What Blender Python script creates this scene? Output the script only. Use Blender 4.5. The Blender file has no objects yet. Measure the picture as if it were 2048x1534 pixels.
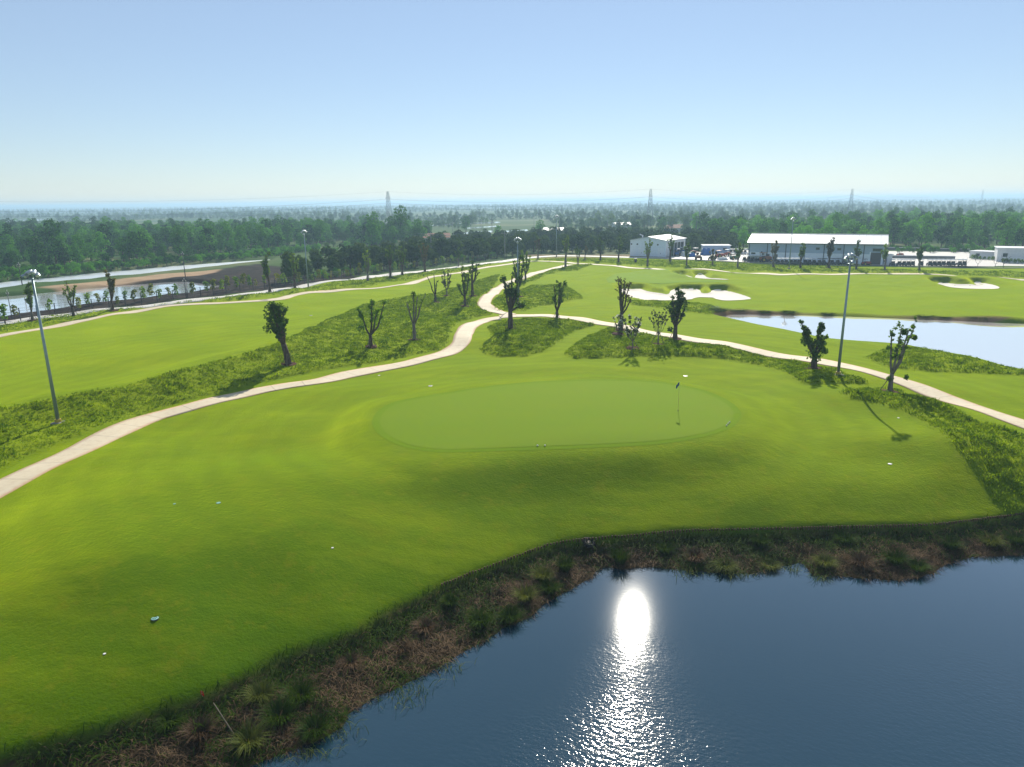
import bpy, math, random
import numpy as np
from mathutils import Vector, Matrix

# ------------------------------------------------------------------ camera, sky, sun, exposure
SC = bpy.context.scene
COL = SC.collection
H_CAM = 18.0
FPX = 1400.0                       # focal length in pixels of the 2048 wide photograph
PITCH = math.radians(14.55)
ROLL = math.radians(0.62)
r0 = np.array([1.0, 0, 0]); u0 = np.array([0, math.sin(PITCH), math.cos(PITCH)])
FWD = np.array([0, math.cos(PITCH), -math.sin(PITCH)])
RGT = math.cos(ROLL) * r0 - math.sin(ROLL) * u0
UPV = math.sin(ROLL) * r0 + math.cos(ROLL) * u0
CAM = np.array([0, 0, H_CAM])

cam_d = bpy.data.cameras.new('camera'); cam = bpy.data.objects.new('camera', cam_d); COL.objects.link(cam)
cam_d.sensor_width = 36.0; cam_d.lens = 36.0 * FPX / 2048.0
cam_d.clip_start = 0.5; cam_d.clip_end = 30000
cam.matrix_world = Matrix(((RGT[0], UPV[0], -FWD[0], CAM[0]), (RGT[1], UPV[1], -FWD[1], CAM[1]), (RGT[2], UPV[2], -FWD[2], CAM[2]), (0, 0, 0, 1)))
SC.camera = cam

def ray(px, py):
    return FWD + ((px - 1024.0) / FPX) * RGT + ((767.0 - py) / FPX) * UPV
def at(px, py, z=0.0):
    d = ray(px, py); t = (z - H_CAM) / d[2]
    return CAM + d * t

_g = ray(1266, 1243)                       # where the sun is mirrored in the pond
SUNV = np.array([_g[0], _g[1], -_g[2]]); SUNV /= np.linalg.norm(SUNV)
SUN_EL = math.asin(SUNV[2]); SUN_AZ = math.atan2(SUNV[0], SUNV[1])

W = bpy.data.worlds.new('World'); SC.world = W; W.use_nodes = True
wn = W.node_tree.nodes; wl = W.node_tree.links
sky = wn.new('ShaderNodeTexSky'); sky.sky_type = 'NISHITA'; sky.sun_disc = False
sky.sun_elevation = SUN_EL; sky.sun_rotation = SUN_AZ
sky.altitude = 20.0; sky.air_density = 1.0; sky.dust_density = 0.03; sky.ozone_density = 3.0
bg = wn['Background']; bg.inputs['Strength'].default_value = 0.058
tint = wn.new('ShaderNodeMix'); tint.data_type = 'RGBA'; tint.blend_type = 'MULTIPLY'; tint.inputs[0].default_value = 1.0
tint.inputs[7].default_value = (0.90, 0.92, 0.99, 1)
veil = wn.new('ShaderNodeMix'); veil.data_type = 'RGBA'; veil.inputs[0].default_value = 0.30     # thin even high haze
veil.inputs[7].default_value = (7.0, 8.4, 9.6, 1)
wl.new(sky.outputs[0], tint.inputs[6]); wl.new(tint.outputs[2], veil.inputs[6]); wl.new(veil.outputs[2], bg.inputs[0])

sun_d = bpy.data.lights.new('sun', 'SUN'); sun_d.energy = 4.0; sun_d.angle = math.radians(0.53); sun_d.color = (1.0, 0.93, 0.80)
sun = bpy.data.objects.new('sun', sun_d); COL.objects.link(sun)
sun.rotation_euler = Vector((-SUNV).tolist()).to_track_quat('-Z', 'Y').to_euler(); sun.location = (40, 60, 90)

vs = SC.view_settings
vs.view_transform = 'Standard'; vs.look = 'None'; vs.gamma = 1.0; vs.use_curve_mapping = False
vs.exposure = 0.80
SC.render.engine = 'CYCLES'
cy = SC.cycles
cy.use_denoising = True
cy.max_bounces = 6; cy.diffuse_bounces = 2; cy.glossy_bounces = 3; cy.transmission_bounces = 3; cy.transparent_max_bounces = 6; cy.volume_bounces = 0
cy.sample_clamp_indirect = 6.0; cy.sample_clamp_direct = 60.0
try:
    cy.use_adaptive_sampling = True; cy.adaptive_threshold = 0.012
except Exception:
    pass

rng = np.random.default_rng(7)
random.seed(7)

# ------------------------------------------------------------------ materials
class NT:
    def __init__(s, name):
        s.m = bpy.data.materials.new(name); s.m.use_nodes = True; s.t = s.m.node_tree; s.t.nodes.clear()
        s.out = s.n('ShaderNodeOutputMaterial')
    def n(s, typ, **kw):
        nd = s.t.nodes.new(typ)
        for k, v in kw.items(): setattr(nd, k, v)
        return nd
    def l(s, a, b): s.t.links.new(a, b)
    def set(s, sock, v):
        if isinstance(v, bpy.types.NodeSocket): s.l(v, sock)
        else: sock.default_value = v
    def noise(s, vec, scale, detail=3.0, rough=0.55):
        nd = s.n('ShaderNodeTexNoise'); s.l(vec, nd.inputs['Vector'])
        nd.inputs['Scale'].default_value = scale; nd.inputs['Detail'].default_value = detail; nd.inputs['Roughness'].default_value = rough
        return nd.outputs['Fac']
    def ramp(s, fac, stops):
        nd = s.n('ShaderNodeValToRGB'); s.l(fac, nd.inputs[0]); e = nd.color_ramp.elements
        while len(e) < len(stops): e.new(0.5)
        for i, (p, c) in enumerate(stops): e[i].position = p; e[i].color = (*c, 1)
        return nd.outputs[0]
    def mix(s, fac, a, b, bt='MIX'):
        nd = s.n('ShaderNodeMix', data_type='RGBA', blend_type=bt)
        s.set(nd.inputs[0], fac)
        for k, v in ((6, a), (7, b)):
            s.set(nd.inputs[k], (*v, 1) if isinstance(v, tuple) and len(v) == 3 else v)
        return nd.outputs[2]
    def math(s, op, a, b=0.0, clamp=False):
        nd = s.n('ShaderNodeMath', operation=op, use_clamp=clamp); s.set(nd.inputs[0], a); s.set(nd.inputs[1], b); return nd.outputs[0]
    def attr(s, name):
        return s.n('ShaderNodeAttribute', attribute_name=name).outputs['Fac']
    def pos(s): return s.n('ShaderNodeNewGeometry').outputs['Position']
    def obj(s): return s.n('ShaderNodeTexCoord').outputs['Object']
    def mapv(s, v, scale=(1, 1, 1), rot=(0, 0, 0)):
        nd = s.n('ShaderNodeMapping'); s.l(v, nd.inputs[0]); nd.inputs['Scale'].default_value = scale; nd.inputs['Rotation'].default_value = rot; return nd.outputs[0]
    def bump(s, h, strength=0.5, dist=0.05):
        nd = s.n('ShaderNodeBump'); s.l(h, nd.inputs['Height']); nd.inputs['Strength'].default_value = strength; nd.inputs['Distance'].default_value = dist
        return nd.outputs[0]
    def principled(s, color, rough=0.8, spec=0.3, metal=0.0, normal=None, **kw):
        nd = s.n('ShaderNodeBsdfPrincipled')
        s.set(nd.inputs['Base Color'], (*color, 1) if isinstance(color, tuple) and len(color) == 3 else color)
        s.set(nd.inputs['Roughness'], rough); s.set(nd.inputs['Specular IOR Level'], spec); s.set(nd.inputs['Metallic'], metal)
        if normal is not None: s.l(normal, nd.inputs['Normal'])
        for k, v in kw.items(): s.set(nd.inputs[k.replace('_', ' ')], v)
        s.l(nd.outputs[0], s.out.inputs[0]); return nd

M = {}
def simple(name, color, rough=0.7, spec=0.3, metal=0.0, var=0.12, scale=1.5):
    """painted / plain surface: a base colour with a little uneven weathering"""
    t = NT(name); p = t.obj(); f = t.noise(p, scale, 4.0)
    c0 = tuple(max(0, c * (1 - var)) for c in color); c1 = tuple(min(1, c * (1 + var)) for c in color)
    c = t.ramp(f, [(0.3, c0), (0.7, c1)])
    t.principled(c, rough, spec, metal); M[name] = t.m; return t.m

def leafmat(name, dark, light, trans=0.35, rnd=True, scale=0.6, bright=None):
    """leaves and blades: diffuse + light passing through them"""
    t = NT(name); p = t.pos(); f = t.noise(p, scale, 2.0)
    if rnd:
        oi = t.n('ShaderNodeObjectInfo').outputs['Random']
        f = t.math('ADD', t.math('MULTIPLY', f, 0.50), t.math('MULTIPLY', oi, 0.50))
    isl = t.n('ShaderNodeNewGeometry').outputs['Random Per Island']
    f = t.math('ADD', t.math('MULTIPLY', f, 0.8), t.math('MULTIPLY', isl, 0.22))
    c = t.ramp(f, [(0.3, dark), (0.72, light)])
    d = t.n('ShaderNodeBsdfDiffuse'); t.l(c, d.inputs[0])
    tr = t.n('ShaderNodeBsdfTranslucent')
    tc = t.mix(1.0, c, (1.25, 1.15, 0.55) if bright is None else bright, 'MULTIPLY'); t.l(tc, tr.inputs[0])
    mx = t.n('ShaderNodeMixShader'); mx.inputs[0].default_value = trans
    t.l(d.outputs[0], mx.inputs[1]); t.l(tr.outputs[0], mx.inputs[2])
    gl = t.n('ShaderNodeBsdfGlossy'); gl.inputs['Roughness'].default_value = 0.5; gl.inputs[0].default_value = (1, 1, 1, 1)
    m2 = t.n('ShaderNodeMixShader'); m2.inputs[0].default_value = 0.003 if name.startswith(('bank', 'rough')) else (0.006 if name.startswith('wood') else 0.015)
    t.l(mx.outputs[0], m2.inputs[1]); t.l(gl.outputs[0], m2.inputs[2]); t.l(m2.outputs[0], t.out.inputs[0])
    M[name] = t.m; return t.m

# ground: mown turf, rough, mud, sand, wild land (regions are vertex attributes of the sheet)
t = NT('ground_turf')
P = t.pos()
big = t.noise(P, 0.045, 3.0)
mid = t.noise(t.mapv(P, (0.16, 0.42, 0.2)), 1.0, 4.0)
fine = t.noise(P, 7.0, 3.0, 0.7)
turf = t.mix(t.math('MULTIPLY', big, 1.0), (0.040, 0.106, 0.0012), (0.096, 0.148, 0.0015))
turf = t.mix(t.ramp(mid, [(0.35, (0, 0, 0)), (0.7, (0.75, 0.75, 0.75))]), turf, (0.046, 0.104, 0.001))
turf = t.mix(t.ramp(t.noise(P, 0.30, 4.0, 0.6), [(0.55, (0, 0, 0)), (0.78, (0.5, 0.5, 0.5))]), turf, (0.140, 0.132, 0.003))
turf = t.mix(t.math('MULTIPLY', t.ramp(fine, [(0.3, (1, 1, 1)), (0.6, (0, 0, 0))]), 0.45), turf, (0.030, 0.058, 0.001))
stripe = t.math('ADD', 0.5, t.math('MULTIPLY', t.math('SINE', t.math('ADD', t.math('MULTIPLY', t.attr('mow'), 2.6), t.math('MULTIPLY', t.noise(P, 0.25, 2.0), 7.0))), 0.5))
turf = t.mix(t.math('MULTIPLY', stripe, 0.42), turf, (0.030, 0.094, 0.001))
turf = t.mix(t.ramp(t.noise(t.mapv(P, (0.10, 0.30, 0.2), (0, 0, 0.2)), 1.0, 5.0, 0.65), [(0.47, (0, 0, 0)), (0.64, (0.7, 0.7, 0.7))]), turf, (0.115, 0.168, 0.003))
turf = t.mix(t.ramp(t.noise(P, 0.085, 5.0, 0.6), [(0.46, (0, 0, 0)), (0.66, (0.75, 0.75, 0.75))]), turf, (0.026, 0.084, 0.002))
turf = t.mix(t.ramp(t.noise(P, 0.9, 6.0, 0.75), [(0.54, (0, 0, 0)), (0.70, (0.55, 0.55, 0.55))]), turf, (0.120, 0.128, 0.006))
roughc = t.mix(t.noise(P, 0.9, 3.0), (0.055, 0.105, 0.003), (0.15, 0.20, 0.006))
c = t.mix(t.attr('rough'), turf, roughc)
wn1 = t.noise(P, 0.011, 4.0, 0.6); wn2 = t.noise(P, 0.06, 4.0, 0.6)
wild = t.ramp(wn1, [(0.35, (0.035, 0.080, 0.022)), (0.52, (0.060, 0.110, 0.028)), (0.61, (0.17, 0.18, 0.085)), (0.75, (0.075, 0.125, 0.035))])
wild = t.mix(t.math('MULTIPLY', wn2, 0.6), wild, (0.045, 0.085, 0.020))
c = t.mix(t.attr('wild'), c, wild)
mud = t.ramp(t.noise(P, 0.35, 6.0, 0.7), [(0.35, (0.010, 0.008, 0.007)), (0.55, (0.030, 0.023, 0.018)), (0.78, (0.10, 0.07, 0.05))])
c = t.mix(t.attr('mud'), c, mud)
c = t.mix(t.attr('sandy'), c, t.mix(t.noise(P, 0.5, 4.0), (0.30, 0.19, 0.11), (0.48, 0.35, 0.23)))
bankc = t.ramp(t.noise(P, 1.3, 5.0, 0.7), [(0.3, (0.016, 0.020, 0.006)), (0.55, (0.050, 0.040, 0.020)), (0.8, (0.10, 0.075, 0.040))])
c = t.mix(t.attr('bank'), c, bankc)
c = t.mix(t.attr('soil'), c, t.mix(t.noise(P, 0.8, 5.0), (0.14, 0.075, 0.04), (0.34, 0.22, 0.14)))
mow = t.attr('mow')
ring = t.math('MULTIPLY', t.math('SINE', t.math('ADD', t.math('MULTIPLY', mow, 2.6), t.math('MULTIPLY', t.noise(P, 0.25, 2.0), 7.0))), 0.5)
turfw = t.math('SUBTRACT', 1.0, t.math('ADD', t.math('ADD', t.attr('wild'), t.attr('mud')), t.math('ADD', t.attr('bank'), t.math('ADD', t.attr('soil'), t.attr('sandy')))), True)
shw = t.math('MULTIPLY', turfw, t.math('ADD', 0.66, t.math('MULTIPLY', ring, 0.12)))
bm = t.bump(t.math('ADD', fine, t.noise(P, 1.6, 3.0)), 0.5, 0.08)
t.principled(c, 0.9, 0.03, 0.0, bm, Sheen_Weight=shw, Sheen_Roughness=0.42, Sheen_Tint=(0.80, 0.95, 0.02, 1))
M['ground'] = t.m

t = NT('green_turf'); P = t.pos()
f1 = t.noise(t.mapv(P, (0.10, 0.22, 0.1)), 1.0, 3.0); f2 = t.noise(P, 0.5, 4.0)
c = t.mix(f1, (0.060, 0.128, 0.003), (0.104, 0.142, 0.004))
c = t.mix(t.ramp(f2, [(0.45, (0, 0, 0)), (0.75, (0.6, 0.6, 0.6))]), c, (0.070, 0.142, 0.003))
c = t.mix(t.math('MULTIPLY', t.noise(P, 14.0, 2.0), 0.2), c, (0.04, 0.07, 0.006))
t.principled(c, 0.85, 0.03, Sheen_Weight=0.55, Sheen_Roughness=0.42, Sheen_Tint=(0.66, 0.92, 0.05, 1)); M['green'] = t.m

t = NT('collar_turf'); P = t.pos()
c = t.mix(t.noise(P, 0.4, 4.0), (0.054, 0.130, 0.002), (0.098, 0.166, 0.003))
c = t.mix(t.math('MULTIPLY', t.noise(P, 9.0, 2.0), 0.25), c, (0.03, 0.055, 0.003))
t.principled(c, 0.9, 0.03, Sheen_Weight=0.45, Sheen_Roughness=0.42, Sheen_Tint=(0.70, 0.95, 0.03, 1)); M['collar'] = t.m

t = NT('path_concrete'); P = t.pos()
c = t.mix(t.noise(P, 0.35, 5.0, 0.65), (0.50, 0.42, 0.28), (0.62, 0.54, 0.40))
c = t.mix(t.math('MULTIPLY', t.ramp(t.noise(P, 2.2, 5.0, 0.7), [(0.5, (0, 0, 0)), (0.72, (1, 1, 1))]), 0.45), c, (0.36, 0.26, 0.17))
edge = t.attr('edge')
c = t.mix(t.math('MULTIPLY', t.math('MULTIPLY', edge, t.noise(P, 0.55, 4.0), True), 1.3, True), c, (0.44, 0.22, 0.10))
c = t.mix(t.math('MULTIPLY', t.math('LESS_THAN', t.math('FRACT', t.math('DIVIDE', t.attr('along'), 3.0)), 0.025), 0.55), c, (0.16, 0.12, 0.08))
c = t.mix(t.math('MULTIPLY', t.ramp(t.noise(P, 0.9, 5.0, 0.7), [(0.55, (0, 0, 0)), (0.72, (1, 1, 1))]), 0.35), c, (0.62, 0.58, 0.50))
t.principled(c, 0.75, 0.3, 0.0, t.bump(t.noise(P, 12.0, 3.0), 0.2, 0.02)); M['path'] = t.m

t = NT('road_concrete'); P = t.pos()
c = t.mix(t.noise(P, 0.3, 5.0, 0.65), (0.46, 0.44, 0.40), (0.62, 0.60, 0.56))
t.principled(c, 0.7, 0.3); M['road'] = t.m

t = NT('bunker_sand'); P = t.pos()
c = t.mix(t.noise(P, 0.7, 4.0), (0.66, 0.60, 0.52), (0.80, 0.74, 0.66))
t.principled(c, 0.9, 0.1, 0.0, t.bump(t.noise(t.mapv(P, (1, 4, 1)), 2.0, 3.0), 0.3, 0.05)); M['sand'] = t.m

def watermat(name, base, amp, patch=None, rough=0.04, scale=1.0, scum=False, ior=1.33, metal=0.0):
    t = NT(name); P = t.pos()
    PR = t.mapv(P, (1, 1, 1), (0, 0, 0.38))
    w1 = t.noise(t.mapv(PR, (0.62, 1.12, 1.0)), 5.6 * scale, 2.0, 0.5)
    w2 = t.noise(t.mapv(PR, (0.75, 1.1, 1.0)), 14.0 * scale, 2.0, 0.5)
    w3 = t.noise(P, 0.5 * scale, 2.0)
    h = t.math('ADD', t.math('MULTIPLY', w1, 0.7), t.math('ADD', t.math('MULTIPLY', w2, 0.25), t.math('MULTIPLY', w3, 0.7)))
    nd = t.n('ShaderNodeBump'); t.l(h, nd.inputs['Height']); nd.inputs['Distance'].default_value = 0.05
    st = amp
    if patch:                                        # a breeze ruffles the open water, the lee of the bank stays calm
        sep = t.n('ShaderNodeSeparateXYZ'); t.l(P, sep.inputs[0])
        yy = t.math('ADD', sep.outputs[1], t.math('MULTIPLY', t.math('SUBTRACT', t.noise(P, 0.12, 3.0), 0.5), 9.0))
        mr = t.n('ShaderNodeMapRange'); t.l(yy, mr.inputs[0]); mr.inputs[1].default_value = patch[0]; mr.inputs[2].default_value = patch[1]
        mr.inputs[3].default_value = patch[2]; mr.inputs[4].default_value = patch[3]
        st = mr.outputs[0]
        m2 = t.n('ShaderNodeMapRange'); t.l(yy, m2.inputs[0]); m2.inputs[1].default_value = patch[0] + 4; m2.inputs[2].default_value = patch[1] - 1; m2.inputs[3].default_value = patch[4]; m2.inputs[4].default_value = rough
        rough = m2.outputs[0]
    t.set(nd.inputs['Strength'], st)
    c = base
    if scum:
        c = t.mix(t.ramp(t.noise(t.mapv(P, (0.25, 0.6, 1)), 1.0, 6.0, 0.7), [(0.56, (0, 0, 0)), (0.64, (1, 1, 1))]), base, (0.05, 0.055, 0.035))
        rr = t.ramp(t.noise(t.mapv(P, (0.25, 0.6, 1)), 1.0, 6.0, 0.7), [(0.56, (rough,) * 3), (0.64, (0.5,) * 3)])
        t.principled(c, rr, 0.5, metal, nd.outputs[0], IOR=ior)
    elif patch:
        df = t.n('ShaderNodeBsdfDiffuse'); df.inputs[0].default_value = (*base, 1)
        gl = t.n('ShaderNodeBsdfGlossy'); t.set(gl.inputs['Roughness'], rough); t.l(nd.outputs[0], gl.inputs['Normal']); gl.inputs[0].default_value = (1, 1, 1, 1)
        fr = t.n('ShaderNodeFresnel'); fr.inputs['IOR'].default_value = 1.33; t.l(nd.outputs[0], fr.inputs['Normal'])
        mx = t.n('ShaderNodeMixShader'); t.l(t.math('MULTIPLY', fr.outputs[0], ior, True), mx.inputs[0]); t.l(df.outputs[0], mx.inputs[1]); t.l(gl.outputs[0], mx.inputs[2]); t.l(mx.outputs[0], t.out.inputs[0])
    else:
        t.principled(c, rough, 0.5, metal, nd.outputs[0], IOR=ior)
    M[name] = t.m
watermat('pond_water', (0.004, 0.030, 0.050), 0.3, patch=(19.0, 30.5, 0.60, 0.010, 0.060), rough=0.030, ior=3.5)
watermat('far_water', (1.0, 0.95, 0.89), 0.006, rough=0.03, scale=0.6, metal=0.68)
watermat('river_water', (0.80, 0.84, 0.84), 0.10, rough=0.42, scale=0.5, metal=0.85)
watermat('basin_water', (0.92, 0.92, 0.90), 0.02, rough=0.07, scale=0.5, scum=True, metal=0.72)
watermat('paddy_water', (0.9, 0.9, 0.88), 0.02, rough=0.08, scale=0.3, metal=0.9)

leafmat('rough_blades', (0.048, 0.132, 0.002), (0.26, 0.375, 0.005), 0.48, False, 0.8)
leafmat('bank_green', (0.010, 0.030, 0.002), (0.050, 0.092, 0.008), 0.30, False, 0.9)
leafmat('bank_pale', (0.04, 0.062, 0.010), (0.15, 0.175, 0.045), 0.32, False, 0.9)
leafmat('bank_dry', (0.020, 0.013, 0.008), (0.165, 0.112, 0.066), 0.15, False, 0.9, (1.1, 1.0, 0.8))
leafmat('leaf_dark', (0.022, 0.066, 0.005), (0.13, 0.235, 0.016), 0.48)
leafmat('leaf_mid', (0.036, 0.092, 0.006), (0.14, 0.24, 0.014), 0.45)
leafmat('leaf_bright', (0.065, 0.16, 0.008), (0.17, 0.30, 0.016), 0.48)
leafmat('leaf_yellow', (0.09, 0.13, 0.015), (0.20, 0.24, 0.03), 0.45)
leafmat('leaf_rust', (0.05, 0.05, 0.012), (0.14, 0.13, 0.03), 0.35)
leafmat('leaf_grey', (0.05, 0.075, 0.035), (0.14, 0.17, 0.09), 0.30)
leafmat('flower_white', (0.55, 0.55, 0.45), (0.8, 0.8, 0.72), 0.3, False, 1.0, (1, 1, 1))
leafmat('wood_far', (0.030, 0.085, 0.022), (0.11, 0.21, 0.04), 0.30, True, 0.05)
leafmat('wood_left', (0.008, 0.045, 0.010), (0.105, 0.32, 0.028), 0.30, True, 0.09)
leafmat('wood_right', (0.010, 0.060, 0.010), (0.14, 0.40, 0.030), 0.32, True, 0.09)
leafmat('wood_olive', (0.014, 0.042, 0.010), (0.070, 0.130, 0.020), 0.28, True, 0.09)
simple('bark', (0.085, 0.062, 0.046), 0.9, 0.15, var=0.45, scale=6.0)
simple('bark_grey', (0.16, 0.14, 0.12), 0.9, 0.15, var=0.35, scale=6.0)
simple('stake_wood', (0.20, 0.16, 0.12), 0.85, 0.2, var=0.3, scale=5.0)
simple('edging_wood', (0.10, 0.065, 0.04), 0.9, 0.15, var=0.4, scale=5.0)
simple('mulch', (0.075, 0.035, 0.022), 0.95, 0.1, var=0.4, scale=4.0)
simple('pole_steel', (0.24, 0.31, 0.34), 0.45, 0.4, 0.55, var=0.12, scale=2.0)
simple('lamp_body', (0.30, 0.36, 0.40), 0.4, 0.4, 0.4, var=0.1)
simple('lamp_glass', (0.60, 0.66, 0.68), 0.15, 0.6, var=0.05)
simple('dark_metal', (0.035, 0.038, 0.042), 0.5, 0.4, 0.2)
simple('wire', (0.05, 0.06, 0.07), 0.5, 0.4)
simple('pylon_steel', (0.12, 0.14, 0.16), 0.5, 0.4, 0.3)
simple('concrete_pole', (0.20, 0.20, 0.19), 0.85, 0.2, var=0.15)
simple('yellow_cap', (0.45, 0.33, 0.06), 0.6)
simple('clad_blue', (0.38, 0.48, 0.62), 0.5, 0.4, var=0.05)
simple('clad_white', (0.80, 0.86, 0.93), 0.55, 0.35, var=0.06)
simple('roof_white', (0.80, 0.80, 0.80), 0.40, 0.4, var=0.03)
simple('roof_grey', (0.40, 0.44, 0.48), 0.45, 0.4, var=0.06)
simple('shed_white', (0.74, 0.82, 0.92), 0.55, 0.35, var=0.05)
simple('wall_white', (0.70, 0.71, 0.72), 0.7, 0.25, var=0.06)
simple('steel_dark', (0.07, 0.09, 0.11), 0.5, 0.4)
simple('door_grey', (0.10, 0.095, 0.09), 0.6, 0.3)
simple('glass_dark', (0.022, 0.035, 0.042), 0.15, 0.6)
simple('tyre', (0.014, 0.014, 0.015), 0.85, 0.2)
simple('cart_dark', (0.035, 0.050, 0.055), 0.35, 0.5)
simple('cart_white', (0.55, 0.56, 0.56), 0.35, 0.5)
simple('cart_roof', (0.62, 0.64, 0.64), 0.4, 0.4)
simple('seat_black', (0.05, 0.045, 0.04), 0.7)
simple('paint_red', (0.36, 0.06, 0.035), 0.45, 0.5)
simple('paint_orange', (0.30, 0.10, 0.035), 0.5, 0.5)
simple('paint_blue', (0.02, 0.11, 0.36), 0.5, 0.4)
simple('paint_green', (0.03, 0.15, 0.06), 0.5, 0.4)
simple('cover_teal', (0.20, 0.42, 0.36), 0.5, 0.4)
simple('white_plastic', (0.75, 0.75, 0.72), 0.4, 0.5, var=0.04)
simple('flag_blue', (0.012, 0.065, 0.22), 0.7, 0.2)
simple('flag_red', (0.55, 0.012, 0.012), 0.6, 0.2)
simple('pin_yellow', (0.55, 0.52, 0.16), 0.4, 0.4)
simple('cup_dark', (0.01, 0.012, 0.01), 0.9, 0.1)
simple('roof_rust', (0.26, 0.12, 0.07), 0.8, 0.2)
simple('bamboo', (0.20, 0.165, 0.12), 0.7, 0.3)

# ------------------------------------------------------------------ mesh helpers
class MB:
    def __init__(s): s.v = []; s.f = []
    def box(s, x0, x1, y0, y1, z0, z1, tm=None):
        b = len(s.v); pts = [(x, y, z) for z in (z0, z1) for y in (y0, y1) for x in (x0, x1)]
        if tm is not None: pts = [tuple(tm @ Vector(p)) for p in pts]
        s.v += pts
        s.f += [(b, b + 2, b + 3, b + 1), (b + 4, b + 5, b + 7, b + 6), (b, b + 1, b + 5, b + 4), (b + 2, b + 6, b + 7, b + 3), (b, b + 4, b + 6, b + 2), (b + 1, b + 3, b + 7, b + 5)]
        return s
    def tube(s, pts, rad, n=6, cap=True):
        pts = [Vector(p) for p in pts]; b = len(s.v)
        rad = [rad] * len(pts) if not hasattr(rad, '__len__') else rad
        for i, p in enumerate(pts):
            d = (pts[min(i + 1, len(pts) - 1)] - pts[max(i - 1, 0)]).normalized()
            a = Vector((1, 0, 0)) if abs(d.x) < 0.8 else Vector((0, 1, 0))
            e1 = d.cross(a).normalized(); e2 = d.cross(e1)
            for k in range(n):
                w = 2 * math.pi * k / n
                s.v.append(tuple(p + (e1 * math.cos(w) + e2 * math.sin(w)) * rad[i]))
        for i in range(len(pts) - 1):
            for k in range(n):
                k2 = (k + 1) % n
                s.f.append((b + i * n + k, b + i * n + k2, b + (i + 1) * n + k2, b + (i + 1) * n + k))
        if cap:
            s.f.append(tuple(b + k for k in range(n))[::-1]); s.f.append(tuple(b + (len(pts) - 1) * n + k for k in range(n)))
        return s
    def poly(s, pts, face=None):
        b = len(s.v); s.v += [tuple(p) for p in pts]; s.f.append(tuple(b + i for i in range(len(pts)))); return s
    def prism(s, prof, y0, y1, tm=None):
        """profile in x,z extruded along y"""
        b = len(s.v); n = len(prof)
        pts = [(x, y0, z) for x, z in prof] + [(x, y1, z) for x, z in prof]
        if tm is not None: pts = [tuple(tm @ Vector(p)) for p in pts]
        s.v += pts
        s.f.append(tuple(b + i for i in range(n))); s.f.append(tuple(b + n + i for i in range(n))[::-1])
        for i in range(n):
            j = (i + 1) % n; s.f.append((b + i, b + n + i, b + n + j, b + j))
        return s
    def build(s, name, mat, parent=None, smooth=False):
        me = bpy.data.meshes.new(name); me.from_pydata(s.v, [], s.f); me.update()
        me.materials.append(M[mat] if isinstance(mat, str) else mat)
        if smooth: me.polygons.foreach_set('use_smooth', [True] * len(me.polygons))
        return link(name, me, parent)

def link(name, me, parent=None):
    o = bpy.data.objects.new(name, me); COL.objects.link(o)
    if parent is not None: o.parent = parent
    return o
def arrmesh(name, V, quads=None, tris=None, mats=(), midx=None, smooth=False):
    V = np.asarray(V, np.float32).reshape(-1, 3)
    nq = 0 if quads is None else len(quads); nt = 0 if tris is None else len(tris)
    loops = np.concatenate([np.asarray(a, np.int32).ravel() for a in (quads, tris) if a is not None and len(a)])
    tot = np.concatenate([np.full(nq, 4, np.int32), np.full(nt, 3, np.int32)])
    st = np.concatenate([[0], np.cumsum(tot)[:-1]]).astype(np.int32)
    me = bpy.data.meshes.new(name)
    me.vertices.add(len(V)); me.vertices.foreach_set('co', V.ravel())
    me.loops.add(len(loops)); me.loops.foreach_set('vertex_index', loops)
    me.polygons.add(nq + nt); me.polygons.foreach_set('loop_start', st); me.polygons.foreach_set('loop_total', tot)
    for m in mats: me.materials.append(M[m])
    if midx is not None: me.polygons.foreach_set('material_index', np.asarray(midx, np.int32))
    if smooth: me.polygons.foreach_set('use_smooth', np.ones(nq + nt, bool))
    me.update(calc_edges=True)
    return me
def fattr(me, name, vals):
    a = me.attributes.new(name, 'FLOAT', 'POINT'); a.data.foreach_set('value', np.asarray(vals, np.float32))
def tag(o, label=None, cat=None, group=None, kind=None):
    if label: o['label'] = label
    if cat: o['category'] = cat
    if group: o['group'] = group
    if kind: o['kind'] = kind
    return o
def empty(name, loc, rz=0.0):
    o = bpy.data.objects.new(name, None); COL.objects.link(o); o.location = tuple(loc); o.rotation_euler = (0, 0, rz); o.empty_display_size = 0.3
    return o
def copy_tree(o, parent=None):
    c = o.copy(); COL.objects.link(c); c.parent = parent
    for ch in o.children: copy_tree(ch, c)
    return c
def structure(o): o['kind'] = 'structure'; return o

# ------------------------------------------------------------------ terrain
def smooth(a, b, x):
    t_ = np.clip((x - a) / (b - a), 0, 1); return t_ * t_ * (3 - 2 * t_)
def seg_dist(poly, X, Y, closed=True):
    d = np.full(X.shape, 1e9); n = len(poly)
    for i in range(n if closed else n - 1):
        x0, y0 = poly[i][:2]; x1, y1 = poly[(i + 1) % n][:2]
        dx, dy = x1 - x0, y1 - y0; L = dx * dx + dy * dy + 1e-12
        tt = np.clip(((X - x0) * dx + (Y - y0) * dy) / L, 0, 1)
        d = np.minimum(d, (X - x0 - tt * dx) ** 2 + (Y - y0 - tt * dy) ** 2)
    return np.sqrt(d)
def inside(poly, X, Y):
    r = np.zeros(X.shape, bool); n = len(poly)
    for i in range(n):
        x0, y0 = poly[i][:2]; x1, y1 = poly[(i + 1) % n][:2]
        if y0 == y1: continue
        r ^= ((y0 > Y) != (y1 > Y)) & (X < (x1 - x0) * (Y - y0) / (y1 - y0) + x0)
    return r
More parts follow.
